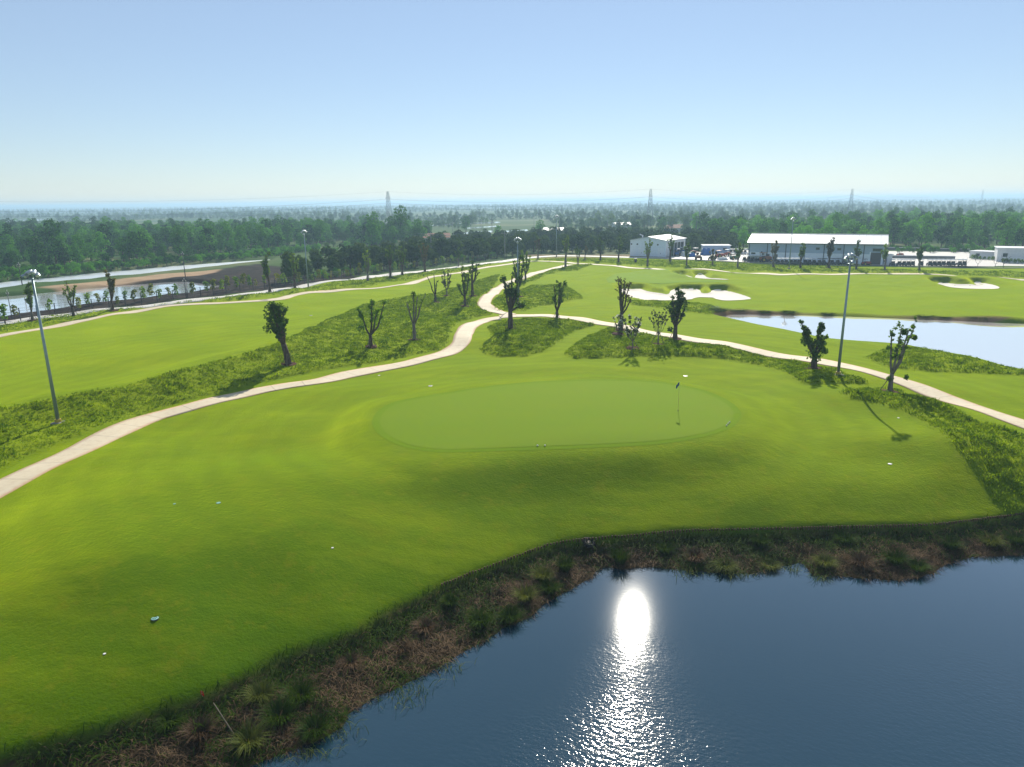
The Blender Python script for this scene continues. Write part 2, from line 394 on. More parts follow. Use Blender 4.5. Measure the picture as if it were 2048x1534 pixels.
def sdf(poly, X, Y, m=25.0):
    """signed distance, negative inside, clipped at m outside"""
    X = np.asarray(X, float); Y = np.asarray(Y, float)
    p = np.array([q[:2] for q in poly]); out = np.full(X.shape, m)
    k = (X > p[:, 0].min() - m) & (X < p[:, 0].max() + m) & (Y > p[:, 1].min() - m) & (Y < p[:, 1].max() + m)
    if k.any():
        d = seg_dist(poly, X[k], Y[k]); ins = inside(poly, X[k], Y[k])
        out[k] = np.where(ins, -d, np.minimum(d, m))
    return out
def crom(pts, n=6, closed=False):
    """smooth curve through points"""
    pts = [np.asarray(p, float) for p in pts]; out = []; N = len(pts)
    for i in range(N if closed else N - 1):
        if closed: a, b, c_, d = pts[i - 1], pts[i], pts[(i + 1) % N], pts[(i + 2) % N]
        else: a, b, c_, d = pts[max(i - 1, 0)], pts[i], pts[i + 1], pts[min(i + 2, N - 1)]
        for k in range(n):
            s = k / n
            out.append(0.5 * ((2 * b) + (-a + c_) * s + (2 * a - 5 * b + 4 * c_ - d) * s * s + (-a + 3 * b - 3 * c_ + d) * s ** 3))
    if not closed: out.append(pts[-1])
    return out

Z_EDGE, Z_POND = -2.1, -3.2
edge_px = [(0, 1505), (34, 1494), (100, 1478), (171, 1460), (273, 1426), (342, 1405), (410, 1384), (478, 1351), (547, 1315), (615, 1291), (700, 1262), (743, 1236), (848, 1184), (917, 1155), (987, 1129), (1056, 1103), (1108, 1086), (1164, 1078), (1263, 1070), (1361, 1061), (1493, 1058), (1640, 1054), (1813, 1050), (1888, 1046), (2012, 1031), (2060, 1024)]
EDGE = [at(x, y, Z_EDGE)[:2] for x, y in edge_px]
EDGE_LINE = [np.array(p) for p in crom(EDGE, 4)]
CLOSE = [(70.0, 41.0), (200, 44), (200, -240), (-140, -240), (-140, -20), (-60, 12.0), (-30, 19.5)]
EDGE_POLY = EDGE_LINE + [np.array(p) for p in CLOSE]
wl_px = [(330, 1590), (470, 1545), (560, 1512), (640, 1482), (690, 1452), (700, 1425), (760, 1392), (830, 1362), (900, 1325), (930, 1302), (975, 1282), (1010, 1255), (1060, 1238), (1090, 1208), (1140, 1182), (1165, 1164), (1190, 1158), (1194, 1140), (1215, 1134), (1245, 1140), (1300, 1134), (1370, 1142), (1430, 1146), (1500, 1151), (1560, 1134), (1605, 1126), (1625, 1152), (1700, 1156), (1800, 1163), (1862, 1152), (1890, 1130), (1940, 1116), (2060, 1110)]
WL = [at(x, y, Z_POND)[:2] for x, y in wl_px]
WCLOSE = [(70.0, 37.5), (200, 40), (200, -240), (-140, -240), (-140, -25), (-60, 7.0), (-30, 15.5)]
WATER_POLY = WL + [np.array(p) for p in WCLOSE]

def pxpoly(pts, z=0.0): return [at(x, y, z)[:2] for x, y in pts]
POND2_PX = [(1434, 634), (1470, 629), (1560, 630), (1700, 634), (1800, 638), (1900, 642), (1980, 645), (2048, 648), (2250, 654), (2250, 785), (2048, 741), (1950, 716), (1860, 701), (1820, 693), (1750, 686), (1660, 676), (1600, 666), (1560, 659), (1500, 646), (1450, 638)]
Z_P2 = -0.55
POND2 = pxpoly(POND2_PX, Z_P2)
RIVER = pxpoly([(-200, 590), (0, 565), (50, 560), (100, 556), (150, 550), (250, 541), (350, 532), (420, 527), (480, 523), (540, 519), (540, 523), (480, 529), (440, 534), (350, 544), (250, 554), (150, 562), (80, 568), (0, 579), (-200, 610)], -0.7)
BASIN = pxpoly([(-120, 606), (0, 594), (50, 590), (100, 585), (180, 577), (250, 571), (330, 565), (370, 563), (400, 567), (455, 573), (440, 578), (400, 584), (300, 597), (200, 611), (100, 625), (0, 638), (-120, 655)], -0.7)
GREEN_PX = [(760, 838), (775, 818), (800, 806), (840, 798), (900, 788), (960, 778), (1040, 769), (1120, 764), (1200, 762), (1280, 764), (1340, 770), (1400, 783), (1440, 800), (1463, 818), (1467, 832), (1455, 848), (1430, 860), (1390, 870), (1330, 880), (1250, 886), (1160, 890), (1080, 893), (1000, 896), (900, 899), (860, 897), (820, 890), (785, 875), (765, 858)]
GREEN_Z = 0.95
GREEN0 = pxpoly(GREEN_PX, GREEN_Z)

bumps = []   # (x, y, sx, sy, amp)
def bump(px, py, sx, sy, a):
    p = at(px, py, a); bumps.append((p[0], p[1], sx, sy, a))
bump(1060, 675, 6, 5, 0.8); bump(1225, 688, 6, 5, 0.9); bump(1400, 700, 7, 3, 0.4); bump(1640, 745, 6, 3.5, 0.7)
bump(1850, 810, 6, 3.5, 0.6); bump(1990, 900, 6, 6, 0.9); bump(840, 650, 12, 9, 0.7); bump(1080, 590, 9, 8, 0.7)
bump(440, 960, 9, 6, 0.45); bump(560, 900, 7, 4, -0.4); bump(250, 1060, 8, 5, 0.5); bump(760, 960, 7, 4, 0.35); bump(700, 860, 5, 5, -0.45)
bump(1000, 735, 14, 3, 0.35); bump(1520, 800, 7, 6, 0.35); bump(1790, 925, 4, 2.5, -0.4); bump(1700, 960, 7, 4, 0.3); bump(1650, 880, 6, 5, -0.3)
bump(250, 700, 16, 9, 0.6); bump(480, 650, 14, 8, 0.5); bump(150, 740, 12, 6, -0.4); bump(640, 620, 12, 8, -0.4)
bump(1250, 625, 12, 7, 0.3); bump(1500, 575, 15, 8, 0.3); bump(1250, 545, 14, 8, 0.5); bump(870, 775, 8, 3, 0.35)
bump(1290, 570, 10, 4.0, 0.35); bump(1410, 568, 12, 4.0, 0.4); bump(1405, 541, 10, 4.5, 0.5); bump(1935, 556, 13, 4.5, 0.6)
RIDGE1 = [at(x, y, 1.0)[:2] for x, y in [(-120, 850), (0, 818), (100, 800), (200, 782), (300, 758), (400, 733), (500, 705), (560, 688), (620, 668)]]
RIDGE2 = [at(x, y, 0.5)[:2] for x, y in [(1700, 790), (1790, 803), (1850, 830), (1910, 880), (1970, 945), (2020, 1000)]]

def T0(X, Y):
    X = np.asarray(X, float); Y = np.asarray(Y, float)
    near = smooth(230, 170, Y) * smooth(170, 120, np.abs(X))
    und = (0.20 * np.sin(0.19 * X + 1.1 * np.sin(0.11 * Y + 0.6)) * np.cos(0.17 * Y + 0.7 * np.sin(0.09 * X))
           + 0.10 * np.sin(0.43 * X + 0.31 * Y + 1.2 * np.sin(0.21 * Y)) + 0.07 * np.sin(0.55 * Y - 0.23 * X + 2.0 * np.sin(0.13 * X + 1.0)))
    z = und * near
    for bx, by, sx, sy, a in bumps:
        z = z + a * np.exp(-((X - bx) / sx) ** 2 - ((Y - by) / sy) ** 2)
    k = (np.abs(X) < 120) & (Y > 15) & (Y < 130)
    if k.any():
        x, y = X[k], Y[k]; zz = z[k]
        zz = zz + 1.35 * np.exp(-(seg_dist(RIDGE1, x, y, False) / 4.4) ** 2) + 0.45 * np.exp(-(seg_dist(RIDGE2, x, y, False) / 3.5) ** 2)
        g = sdf(GREEN0, x, y, 14.0)
        w = smooth(6.2, 0.7, g); flat = GREEN_Z + 0.012 * (y - 60) + 0.05 * np.sin(0.35 * x)
        zz = zz * (1 - w) + flat * w
        z = z.copy(); z[k] = zz
    d1 = sdf(EDGE_POLY, X, Y, 20.0)
    q = np.clip(1 - d1 / 11.0, 0, 1) ** 2
    z = z * smooth(0.0, 8.0, d1) + Z_EDGE * q
    b = d1 < 0
    if b.any():
        x, y = X[b], Y[b]; d2 = sdf(WATER_POLY, x, y, 20.0); e = -d1[b]
        f = e / (e + np.maximum(d2, 0) + 1e-6)
        lump = 0.13 * np.sin(2.3 * x + 1.7 * np.sin(1.9 * y)) * np.cos(2.1 * y + x)
        zb = Z_EDGE - 0.40 * np.clip(e / 0.35, 0, 1) - (Z_EDGE - 0.40 - Z_POND) * f ** 0.9 + lump * 4 * f * (1 - f)
        zb = np.where(d2 < 0, Z_POND - 0.5 * np.clip(-d2, 0, 3.0), zb)
        z = z.copy(); z[b] = zb
    for poly, dep in ((POND2, 1.0), (RIVER, 1.15), (BASIN, 1.15)):
        d = sdf(poly, X, Y, 8.0); wgt = smooth(1.6, -1.0, d); z = z * (1 - wgt) - dep * wgt
    return z

def hit(px, py, T):
    """where the sight line through a photograph pixel meets the ground"""
    d = ray(px, py); z = 0.0
    for _ in range(14):
        t_ = (z - H_CAM) / d[2]; p = CAM + d * t_
        z = 0.5 * z + 0.5 * float(T(np.array([p[0]]), np.array([p[1]]))[0])
    return np.array([p[0], p[1], z])
def h0(px, py): return hit(px, py, T0)
def hpoly(pts): return [h0(x, y)[:2] for x, y in pts]

ROUGH_PX = {
 'west ridge': [(-90, 850), (0, 818), (100, 800), (200, 782), (250, 775), (300, 758), (400, 733), (500, 705), (550, 690), (600, 668), (640, 648), (680, 632), (720, 612), (800, 597), (880, 585), (950, 563), (1000, 549), (990, 568), (962, 590), (952, 606), (962, 620), (985, 629), (950, 634), (922, 643), (904, 657), (897, 680), (885, 699), (820, 711), (700, 732), (600, 748), (512, 765), (470, 779), (400, 795), (330, 812), (260, 835), (180, 862), (110, 890), (34, 921), (0, 938), (-90, 985)],
 'centre island': [(1000, 644), (1060, 639), (1120, 639), (1190, 650), (1150, 661), (1120, 682), (1085, 704), (1050, 713), (1000, 714), (967, 707), (962, 697), (985, 682), (988, 668), (975, 657)],
 'path border': [(1130, 707), (1150, 690), (1180, 671), (1215, 657), (1260, 661), (1330, 676), (1400, 690), (1500, 708), (1600, 725), (1640, 735), (1690, 748), (1738, 765), (1700, 766), (1660, 768), (1620, 770), (1595, 762), (1570, 745), (1520, 730), (1450, 718), (1350, 710), (1280, 711), (1200, 716), (1150, 717)],
 'east slope': [(1683, 785), (1720, 780), (1770, 777), (1800, 781), (1850, 802), (1950, 842), (2048, 872), (2150, 905), (2380, 980), (2380, 1008), (2150, 1019), (2048, 1022), (2020, 1025), (1990, 1000), (1960, 960), (1930, 920), (1890, 870), (1850, 845), (1800, 820), (1750, 803), (1700, 795)],
 'pond tongue': [(1730, 716), (1760, 702), (1800, 695), (1850, 699), (1950, 719), (2048, 742), (2150, 765), (2300, 800), (2300, 812), (2150, 776), (2048, 752), (1950, 745), (1850, 742), (1780, 735)],
 'bend patch': [(985, 602), (1000, 592), (1040, 580), (1060, 572), (1130, 572), (1160, 590), (1165, 598), (1130, 602), (1080, 612), (1050, 622), (1000, 623), (985, 614)],
 'upper path strip': [(1030, 578), (1055, 560), (1090, 546), (1130, 534), (1185, 529), (1160, 540), (1110, 546), (1075, 560)],
 'bunker front': [(1252, 601), (1290, 602), (1340, 605), (1400, 607), (1432, 615), (1424, 630), (1370, 625), (1310, 615), (1262, 609)],
 'yard strip': [(1070, 520), (1130, 518), (1200, 518), (1400, 524), (1600, 534), (1800, 540), (2048, 546), (2200, 550), (2200, 562), (2048, 556), (1950, 553), (1800, 545), (1500, 544), (1400, 539), (1280, 532), (1180, 525)],
 'road strip': [(-120, 668), (0, 651), (100, 634), (240, 619), (375, 604), (512, 589), (720, 561), (850, 545), (990, 527), (970, 533), (850, 553), (730, 574), (590, 586), (500, 598), (400, 604), (300, 614), (200, 630), (100, 650), (0, 666), (-120, 690)],
}
ROUGH = {k: hpoly(v) for k, v in ROUGH_PX.items()}
BUNK_PX = {
 'large': [(1240, 581), (1250, 577), (1264, 579), (1280, 577), (1295, 584), (1320, 588), (1337, 589), (1343, 579), (1365, 576), (1398, 577), (1403, 584), (1420, 584), (1425, 578), (1448, 578), (1470, 586), (1500, 596), (1494, 600), (1455, 602), (1432, 599), (1425, 595), (1400, 594), (1388, 597), (1380, 601), (1340, 601), (1290, 598), (1255, 591)],
 'slim': [(1352, 548), (1366, 547), (1378, 551), (1389, 554), (1393, 549), (1407, 549), (1416, 554), (1440, 557), (1458, 560), (1435, 559), (1400, 556), (1370, 553)],
 'east': [(1866, 562), (1876, 567), (1880, 561), (1896, 562), (1912, 569), (1938, 569), (1952, 571), (1948, 563), (1966, 564), (1985, 569), (1999, 576), (1985, 578), (1930, 577), (1900, 574), (1880, 570)],
}
BUNK = {k: hpoly(v) for k, v in BUNK_PX.items()}

def course_noise(X, Y):
    return np.sin(2.9 * X + 1.9 * np.sin(2.3 * Y)) * np.cos(3.1 * Y + 1.3 * np.sin(1.7 * X))
def T(X, Y):
    X = np.asarray(X, float); Y = np.asarray(Y, float)
    z = T0(X, Y)
    for poly in ROUGH.values():
        d = sdf(poly, X, Y, 3.0); k = d < 0.6
        if k.any():
            z = z.copy(); z[k] += smooth(0.25, -0.35, d[k]) * (0.20 + 0.11 * course_noise(X[k], Y[k]))
    for key, poly in BUNK.items():
        d = sdf(poly, X, Y, 8.0); k = d < 7.5
        if k.any():
            p = np.array(poly); yc = p[:, 1].mean(); dep = (p[:, 1].max() - p[:, 1].min()) + 2
            z = z.copy()
            lip = 0.85 * smooth(0.30, 1.8, d[k]) * np.exp(-(np.maximum(d[k], 0) / 5.5) ** 2) * smooth(yc - 0.35 * dep, yc + 0.1 * dep, Y[k])
            base = -0.05
            zz = z[k]; wgt = smooth(0.6, 0.2, d[k])
            z[k] = (zz + lip) * (1 - wgt) + (base - 0.25 * smooth(0.0, -1.2, d[k])) * wgt
    return z
def G(px, py): return hit(px, py, T)
def ground_z(x, y): return float(T(np.array([x]), np.array([y]))[0])

# ---- the ground sheet: close-set lines where the course lies, wider towards the horizon
def axis(segs):
    out = [segs[0][0]]
    for a, b, s0, s1 in segs:
        x = a
        while x < b - 1e-6:
            s = s0 + (s1 - s0) * (x - a) / (b - a); x = min(b, x + s); out.append(x)
    return np.array(out)
xs_p = axis([(0, 60, 0.45, 0.5), (60, 130, 0.5, 1.4), (130, 260, 1.4, 5), (260, 900, 8, 60), (900, 9000, 90, 1500)])
XS = np.concatenate([-xs_p[:0:-1], xs_p])
YS = np.concatenate([np.array([-240, -150, -80, -40, -20, -8, 0, 6, 10, 13]), axis([(15, 90, 0.40, 0.45), (90, 190, 0.45, 0.9), (190, 300, 1.0, 3.0), (300, 900, 5, 40), (900, 9000, 80, 1500)])])
GX, GY = np.meshgrid(XS, YS)
GZ = T(GX.ravel(), GY.ravel())
nx, ny = len(XS), len(YS)
ii = np.arange(nx * ny).reshape(ny, nx)
quads = np.stack([ii[:-1, :-1], ii[:-1, 1:], ii[1:, 1:], ii[1:, :-1]], -1).reshape(-1, 4)
gx, gy = GX.ravel(), GY.ravel()
me = arrmesh('ground', np.stack([gx, gy, GZ], -1), quads, None, ['ground'], None, True)
rough_m = np.zeros(gx.shape)
for poly in ROUGH.values(): rough_m = np.maximum(rough_m, smooth(0.3, -0.2, sdf(poly, gx, gy, 3.0)))
COURSE = [at(x, y)[:2] for x, y in [(-900, 800), (-300, 705), (0, 646), (100, 631), (240, 616), (375, 601), (512, 585), (720, 556), (850, 541), (1012, 522), (1060, 516), (1120, 512), (1260, 514), (1420, 519), (1600, 527), (1800, 533), (2048, 536), (2600, 545)]] + [(400, -250), (-400, -250)]
wild_m = smooth(-0.3, 1.0, sdf(COURSE, gx, gy, 10.0))
MUD = pxpoly([(-150, 660), (0, 646), (105, 630), (250, 613), (375, 599), (512, 583), (640, 566), (720, 553), (700, 546), (640, 548), (600, 542), (560, 533), (520, 528), (470, 533), (430, 540), (300, 556), (150, 574), (0, 590), (-150, 605)])
mud_m = smooth(2.0, -2.0, sdf(MUD, gx, gy, 10.0) + 1.6 * np.sin(0.5 * gx + 0.8 * gy) * np.sin(0.37 * gx))
SPIT = pxpoly([(80, 575), (200, 563), (300, 552), (400, 542), (440, 538), (430, 545), (400, 549), (300, 560), (200, 569), (120, 577)])
sandy_m = smooth(1.2, -0.8, sdf(SPIT, gx, gy, 10.0)) * 0.9
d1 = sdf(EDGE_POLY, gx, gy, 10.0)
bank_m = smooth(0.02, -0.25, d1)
soil_m = smooth(1.7, 0.7, sdf(POND2, gx, gy, 6.0)) * (gy > 105) * smooth(-2, 3, np.sin(0.2 * gx) * 2 + 1)
YSOIL = pxpoly([(1050, 509), (1250, 509), (1420, 514), (1420, 520), (1250, 516), (1050, 517)])
soil_m = np.maximum(soil_m, smooth(1, -1, sdf(YSOIL, gx, gy, 6.0)) * 0.6)
mow_m = sdf(GREEN0, gx, gy, 60.0)
for nm, v in (('mow', mow_m), ('rough', rough_m), ('wild', wild_m), ('mud', mud_m), ('sandy', sandy_m), ('bank', bank_m), ('soil', soil_m)): fattr(me, nm, v)
structure(link('ground', me))

# ---- sheets lying on the ground
def sheet(name, poly, mat, off=0.03, step=0.7, zfun=T, zconst=None):
    """a polygon filled with a grid that follows the ground; rim vertices lie exactly on the outline"""
    import mathutils.geometry as mg
    p = [np.asarray(q, float) for q in poly]
    P2 = np.array(p); lo = P2.min(0); hi = P2.max(0)
    gx_, gy_ = np.meshgrid(np.arange(lo[0], hi[0], step), np.arange(lo[1], hi[1], step))
    gx_, gy_ = gx_.ravel(), gy_.ravel()
    k = sdf(p, gx_, gy_, 1.0) < -0.35 * step
    pts = [Vector(q.tolist()) for q in p] + [Vector((a, b)) for a, b in zip(gx_[k], gy_[k])]
    ed = [(i, (i + 1) % len(p)) for i in range(len(p))]
    v, e, f, *_ = mg.delaunay_2d_cdt(pts, ed, [], 1, 1e-5)
    X = np.array([q[0] for q in v]); Y = np.array([q[1] for q in v])
    Z = np.full(X.shape, zconst) if zconst is not None else zfun(X, Y) + off
    tr = [tuple(q) for q in f]
    me = bpy.data.meshes.new(name); me.from_pydata(np.stack([X, Y, Z], -1).tolist(), [], tr); me.update()
    me.materials.append(M[mat]); me.polygons.foreach_set('use_smooth', [True] * len(me.polygons))
    if sum(pl.normal.z for pl in me.polygons) < 0: me.flip_normals()
    return link(name, me)
def densify(poly, n=4): return crom(poly, n, True)
def grow(poly, d):
    p = np.array(poly); n = len(p); out = []
    area = sum(p[i][0] * p[(i + 1) % n][1] - p[(i + 1) % n][0] * p[i][1] for i in range(n))
    s = 1 if area > 0 else -1
    for i in range(n):
        e = p[(i + 1) % n] - p[i - 1]; e /= np.linalg.norm(e) + 1e-9
        out.append(p[i] + s * d * np.array([e[1], -e[0]]))
    return out
green_poly = densify(hpoly(GREEN_PX), 4)
tag(structure(sheet('green_collar', grow(green_poly, 0.6), 'collar', 0.012, 0.6)), 'fringe of longer grass round the near green')
tag(structure(sheet('putting_green', green_poly, 'green', 0.024, 0.6)), 'smooth near putting green with the blue flag')
FARG = densify(hpoly([(1214, 561), (1222, 552), (1260, 545), (1320, 541), (1352, 543), (1400, 557), (1452, 562), (1448, 567), (1400, 569), (1300, 570), (1240, 569)]), 4)
tag(structure(sheet('putting_green', FARG, 'green', 0.04, 1.0)), 'far putting green between the white bunkers')
bl = {'large': 'long white bunker with a grass tongue in front of the far green', 'slim': 'slim shaded bunker behind the far green', 'east': 'white bunker on the fairway at the right'}
for k_, poly in BUNK.items():
    tag(structure(sheet('bunker_sand', densify(poly, 3), 'sand', 0.045, 0.6)), bl[k_])

def ribbon(name, px, width, mat, off=0.045, z=None, thick=0.10, joint=None, world=None):
    c = [np.array(q) for q in world] if world is not None else [h0(x, y)[:2] for x, y in px]
    c = crom(c, 10)
    res = [c[0]]
    for q in c[1:]:
        while np.linalg.norm(q - res[-1]) > 0.75:
            res.append(res[-1] + (q - res[-1]) / np.linalg.norm(q - res[-1]) * 0.7)
    c = np.array(res); n = len(c)
    d = np.gradient(c, axis=0); d /= np.linalg.norm(d, axis=1)[:, None] + 1e-9
    nrm = np.stack([-d[:, 1], d[:, 0]], -1)
    K = 7; offs = np.linspace(-0.5, 0.5, K); V = []; E = []
    wob = 0.05 * np.sin(np.arange(n) * 0.7) + 0.05 * np.sin(np.arange(n) * 0.23 + 1)
    for k in range(K):
        w = width * offs[k] + (wob if k in (0, K - 1) else 0)
        xy = c + nrm * (np.ones(n) * w)[:, None]
        V.append(np.stack([xy[:, 0], xy[:, 1], T(xy[:, 0], xy[:, 1]) + off], -1)); E.append(np.full(n, 1.0 if k in (0, K - 1) else 0.0))
    base = [V[0] - [0, 0, thick + off], V[-1] - [0, 0, thick + off]]
    A = np.concatenate(V + base); idx = np.arange((K + 2) * n).reshape(K + 2, n)
    q = []
    for k in range(K - 1): q.append(np.stack([idx[k, :-1], idx[k, 1:], idx[k + 1, 1:], idx[k + 1, :-1]][::-1], -1))
    q.append(np.stack([idx[K, :-1], idx[K, 1:], idx[0, 1:], idx[0, :-1]][::-1], -1)); q.append(np.stack([idx[K - 1, :-1], idx[K - 1, 1:], idx[K + 1, 1:], idx[K + 1, :-1]][::-1], -1))
    me = arrmesh(name, A, np.concatenate(q), None, [mat], None, True)
    fattr(me, 'edge', np.concatenate(E + [np.ones(n), np.ones(n)]))
    fattr(me, 'along', np.concatenate([np.arange(n) * 0.7 + 0.4] * (K + 2)) * (1.0 if joint else 0.0) + (0.0 if joint else 1.0))
    return structure(link(name, me))
P_MAIN = [(-110, 1040), (0, 977), (100, 927), (200, 879.5), (300, 837), (400, 809), (500, 786), (560, 774.5), (640, 763), (700, 749), (760, 738), (830, 723.5), (885, 709), (915, 694), (925, 678), (930, 662), (945, 649), (970, 641), (1005, 636)]
P_RIGHT = [(1000, 634), (1030, 632), (1060, 631.5), (1100, 632), (1170, 640), (1245, 653), (1340, 671), (1400, 681.5), (1500, 699.5), (1600, 717), (1680, 731), (1740, 744), (1800, 762), (1850, 780), (1950, 816), (2048, 849), (2200, 898), (2420, 968)]
P_UP = [(1020, 629), (995, 624), (973, 615), (968, 605), (978, 591), (995, 578), (1030, 561), (1060, 550), (1090, 541), (1120, 534), (1143, 529)]
tag(ribbon('cart_path', P_MAIN, 2.5, 'path', 0.050, joint=True), 'pale cart path sweeping up from the lower left')
tag(ribbon('cart_path', P_RIGHT, 2.4, 'path', 0.044, joint=True), 'cart path running to the right edge past the trees')
tag(ribbon('cart_path', P_UP, 2.5, 'path', 0.038, joint=True), 'cart path curling uphill behind the junction')
tag(ribbon('cart_path', [(-120, 692), (0, 672), (100, 655), (200, 634), (300, 618), (400, 608), (500, 603), (560, 598), (590, 590), (650, 584), (730, 578), (800, 570), (850, 558), (900, 548), (950, 539), (1000, 531), (1040, 525)], 2.3, 'path', 0.045), 'tan cart path along the far left fairway')
tag(ribbon('cart_path', [(1035, 525), (1060, 522.5), (1090, 522.5), (1125, 524), (1150, 527), (1190, 529), (1250, 534.5), (1310, 538), (1400, 542), (1460, 545.5), (1530, 547.5), (1600, 548), (1800, 548), (1900, 551), (1960, 555), (2048, 560), (2200, 568)], 2.2, 'path', 0.045), 'thin tan cart path below the yard')
tag(ribbon('road', [(-200, 684), (0, 649), (100, 634), (240, 617.5), (375, 602.5), (512, 586.5), (600, 574), (720, 558), (850, 542), (930, 532), (1012, 522), (1050, 516.5), (1085, 513.5), (1120, 512), (1175, 512.5), (1250, 514.5), (1310, 516), (1350, 516.5)], 4.0, 'road', 0.05), 'white concrete road along the boundary fence')

# water
def wsheet(name, poly, z, mat, label, out=2.2):
    o = sheet(name, grow(poly, out), mat, 0, 6.0, zconst=z); tag(structure(o), label); return o
me = arrmesh('water', [(-139, -239, Z_POND), (199, -239, Z_POND), (199, 44, Z_POND), (-139, 44, Z_POND)], [(0, 1, 2, 3)], None, ['pond_water'])
tag(structure(link('water', me)), 'dark blue pond in the foreground with the sun mirrored in it')
wsheet('water', POND2, Z_P2, 'far_water', 'bright pond at the right mirroring the white sky', 1.4)
wsheet('water', RIVER, -0.7, 'river_water', 'narrow grey channel below the left wood', 1.0)
wsheet('water', BASIN, -0.7, 'basin_water', 'silvery weedy basin behind the left fence', 1.0)

# ------------------------------------------------------------------ grass blades
def rand_in(poly, n):
    p = np.array([q[:2] for q in poly]); lo, hi = p.min(0), p.max(0); out = np.zeros((0, 2))
    while len(out) < n:
        c_ = lo + rng.random((max(n * 2, 200), 2)) * (hi - lo)
        out = np.concatenate([out, c_[inside(poly, c_[:, 0], c_[:, 1])]])
    return out[:n]
def parea(poly):
    p = np.array([q[:2] for q in poly]); x, y = p[:, 0], p[:, 1]
    return abs(np.dot(x, np.roll(y, -1)) - np.dot(y, np.roll(x, -1))) / 2
def blades(name, P, H, Wd, lean, mats, midx=None, droop=0.25, az=None):
    """one curved blade per row of P: a quad and a tip"""
    n = len(P); a = rng.random(n) * 2 * math.pi if az is None else az
    dirv = np.stack([np.cos(a), np.sin(a), np.zeros(n)], -1); side = np.stack([-np.sin(a), np.cos(a), np.zeros(n)], -1)
    H = np.asarray(H)[:, None]; Wd = (np.ones(n) * Wd)[:, None]; ln = (np.ones(n) * lean)[:, None]
    up = np.array([0, 0, 1.0])
    mid = P + up * H * 0.60 + dirv * H * ln * 0.40
    tip = P + up * H * (1 - droop * ln) + dirv * H * ln
    V = np.stack([P - side * Wd / 2, P + side * Wd / 2, mid + side * Wd * 0.42, mid - side * Wd * 0.42, tip], 1)
    b = np.arange(n)[:, None] * 5
    q = b + np.array([[0, 1, 2, 3]]); t3 = b + np.array([[3, 2, 4]])
    mi = None if midx is None else np.concatenate([midx, midx])
    return arrmesh(name, V.reshape(-1, 3), q, t3, mats, mi)

ROUGH_INFO = {'west ridge': (75, 0.26, 'shaggy rough on the ridge between the left path and fairway'),
 'centre island': (80, 0.26, 'teardrop island of rough in front of the path junction'),
 'path border': (80, 0.26, 'long bed of rough between the right path and the green'),
 'east slope': (85, 0.28, 'rough on the slope at the right edge above the pond'),
 'pond tongue': (60, 0.26, 'tongue of rough between the right path and the bright pond'),
 'bend patch': (45, 0.26, 'patch of rough inside the bend of the uphill path'),
 'upper path strip': (40, 0.26, 'narrow rough beside the uphill path'),
 'bunker front': (40, 0.26, 'strip of rough in front of the long bunker'),
 'yard strip': (16, 0.30, 'grass strip in front of the maintenance yard'),
 'road strip': (18, 0.30, 'grass strip between the tan path and the white road')}
for key, (dens, hh, lab) in ROUGH_INFO.items():
    poly = ROUGH[key]; n = int(min(parea(poly) * dens * 1.6, 150000))
    p = rand_in(poly, n)
    cl = course_noise(p[:, 0] * 0.45, p[:, 1] * 0.45) * 0.5 + 0.5
    keep = rng.random(n) < 0.55 + 0.45 * cl
    p = p[keep]; cl = cl[keep]; n = len(p)
    p = p + rng.normal(size=p.shape) * 0.16
    dist = np.hypot(p[:, 0], p[:, 1])
    z = T(p[:, 0], p[:, 1]) - 0.03
    Hh = hh * (0.5 + 0.7 * cl) * (0.55 + 0.75 * rng.random(n)) * (0.85 + 0.30 * course_noise(p[:, 0] * 1.3 + 2, p[:, 1] * 1.3))
    me = blades('rough_grass', np.stack([p[:, 0], p[:, 1], z], -1), Hh, 0.028 + 0.0005 * dist, 0.3 + 0.9 * rng.random(n), ['rough_blades'])
    tag(link('rough_grass', me), lab, 'grass', kind='stuff')

# ------------------------------------------------------------------ the reedy pond bank
BANKP = EDGE_LINE + [np.array(p) for p in WL[::-1]]
def bank_points(n, fmin=0.05, fmax=1.0):
    p = rand_in(BANKP, n * 2); e = -sdf(EDGE_POLY, p[:, 0], p[:, 1], 5.0); d2 = np.maximum(sdf(WATER_POLY, p[:, 0], p[:, 1], 5.0), 0)
    f = e / (e + d2 + 1e-6); k = (f > fmin) & (f < fmax)
    return p[k][:n], f[k][:n]
p, f = bank_points(26000)
pat = np.sin(0.7 * p[:, 0] + 1.3 * np.sin(0.5 * p[:, 1])) * np.cos(0.9 * p[:, 1] + 0.4 * p[:, 0])
mi = np.where(pat + 0.5 * rng.normal(size=len(p)) > 0.25, 1, 0); mi = np.where((f < 0.35) & (rng.random(len(p)) < 0.75), 1, mi)
z = T0(p[:, 0], p[:, 1]) - 0.02
H_ = np.where(mi == 0, 0.30, 0.36) * (0.5 + rng.random(len(p)))
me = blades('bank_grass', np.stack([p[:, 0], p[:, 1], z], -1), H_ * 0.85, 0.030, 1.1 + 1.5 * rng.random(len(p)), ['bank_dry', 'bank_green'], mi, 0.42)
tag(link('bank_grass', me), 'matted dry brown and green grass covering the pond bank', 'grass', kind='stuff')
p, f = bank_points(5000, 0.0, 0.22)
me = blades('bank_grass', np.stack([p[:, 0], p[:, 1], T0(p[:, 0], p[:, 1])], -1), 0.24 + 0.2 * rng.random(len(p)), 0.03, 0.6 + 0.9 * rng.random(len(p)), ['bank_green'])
tag(link('bank_grass', me), 'dark green grass hanging along the foot of the lawn edge', 'grass', kind='stuff')

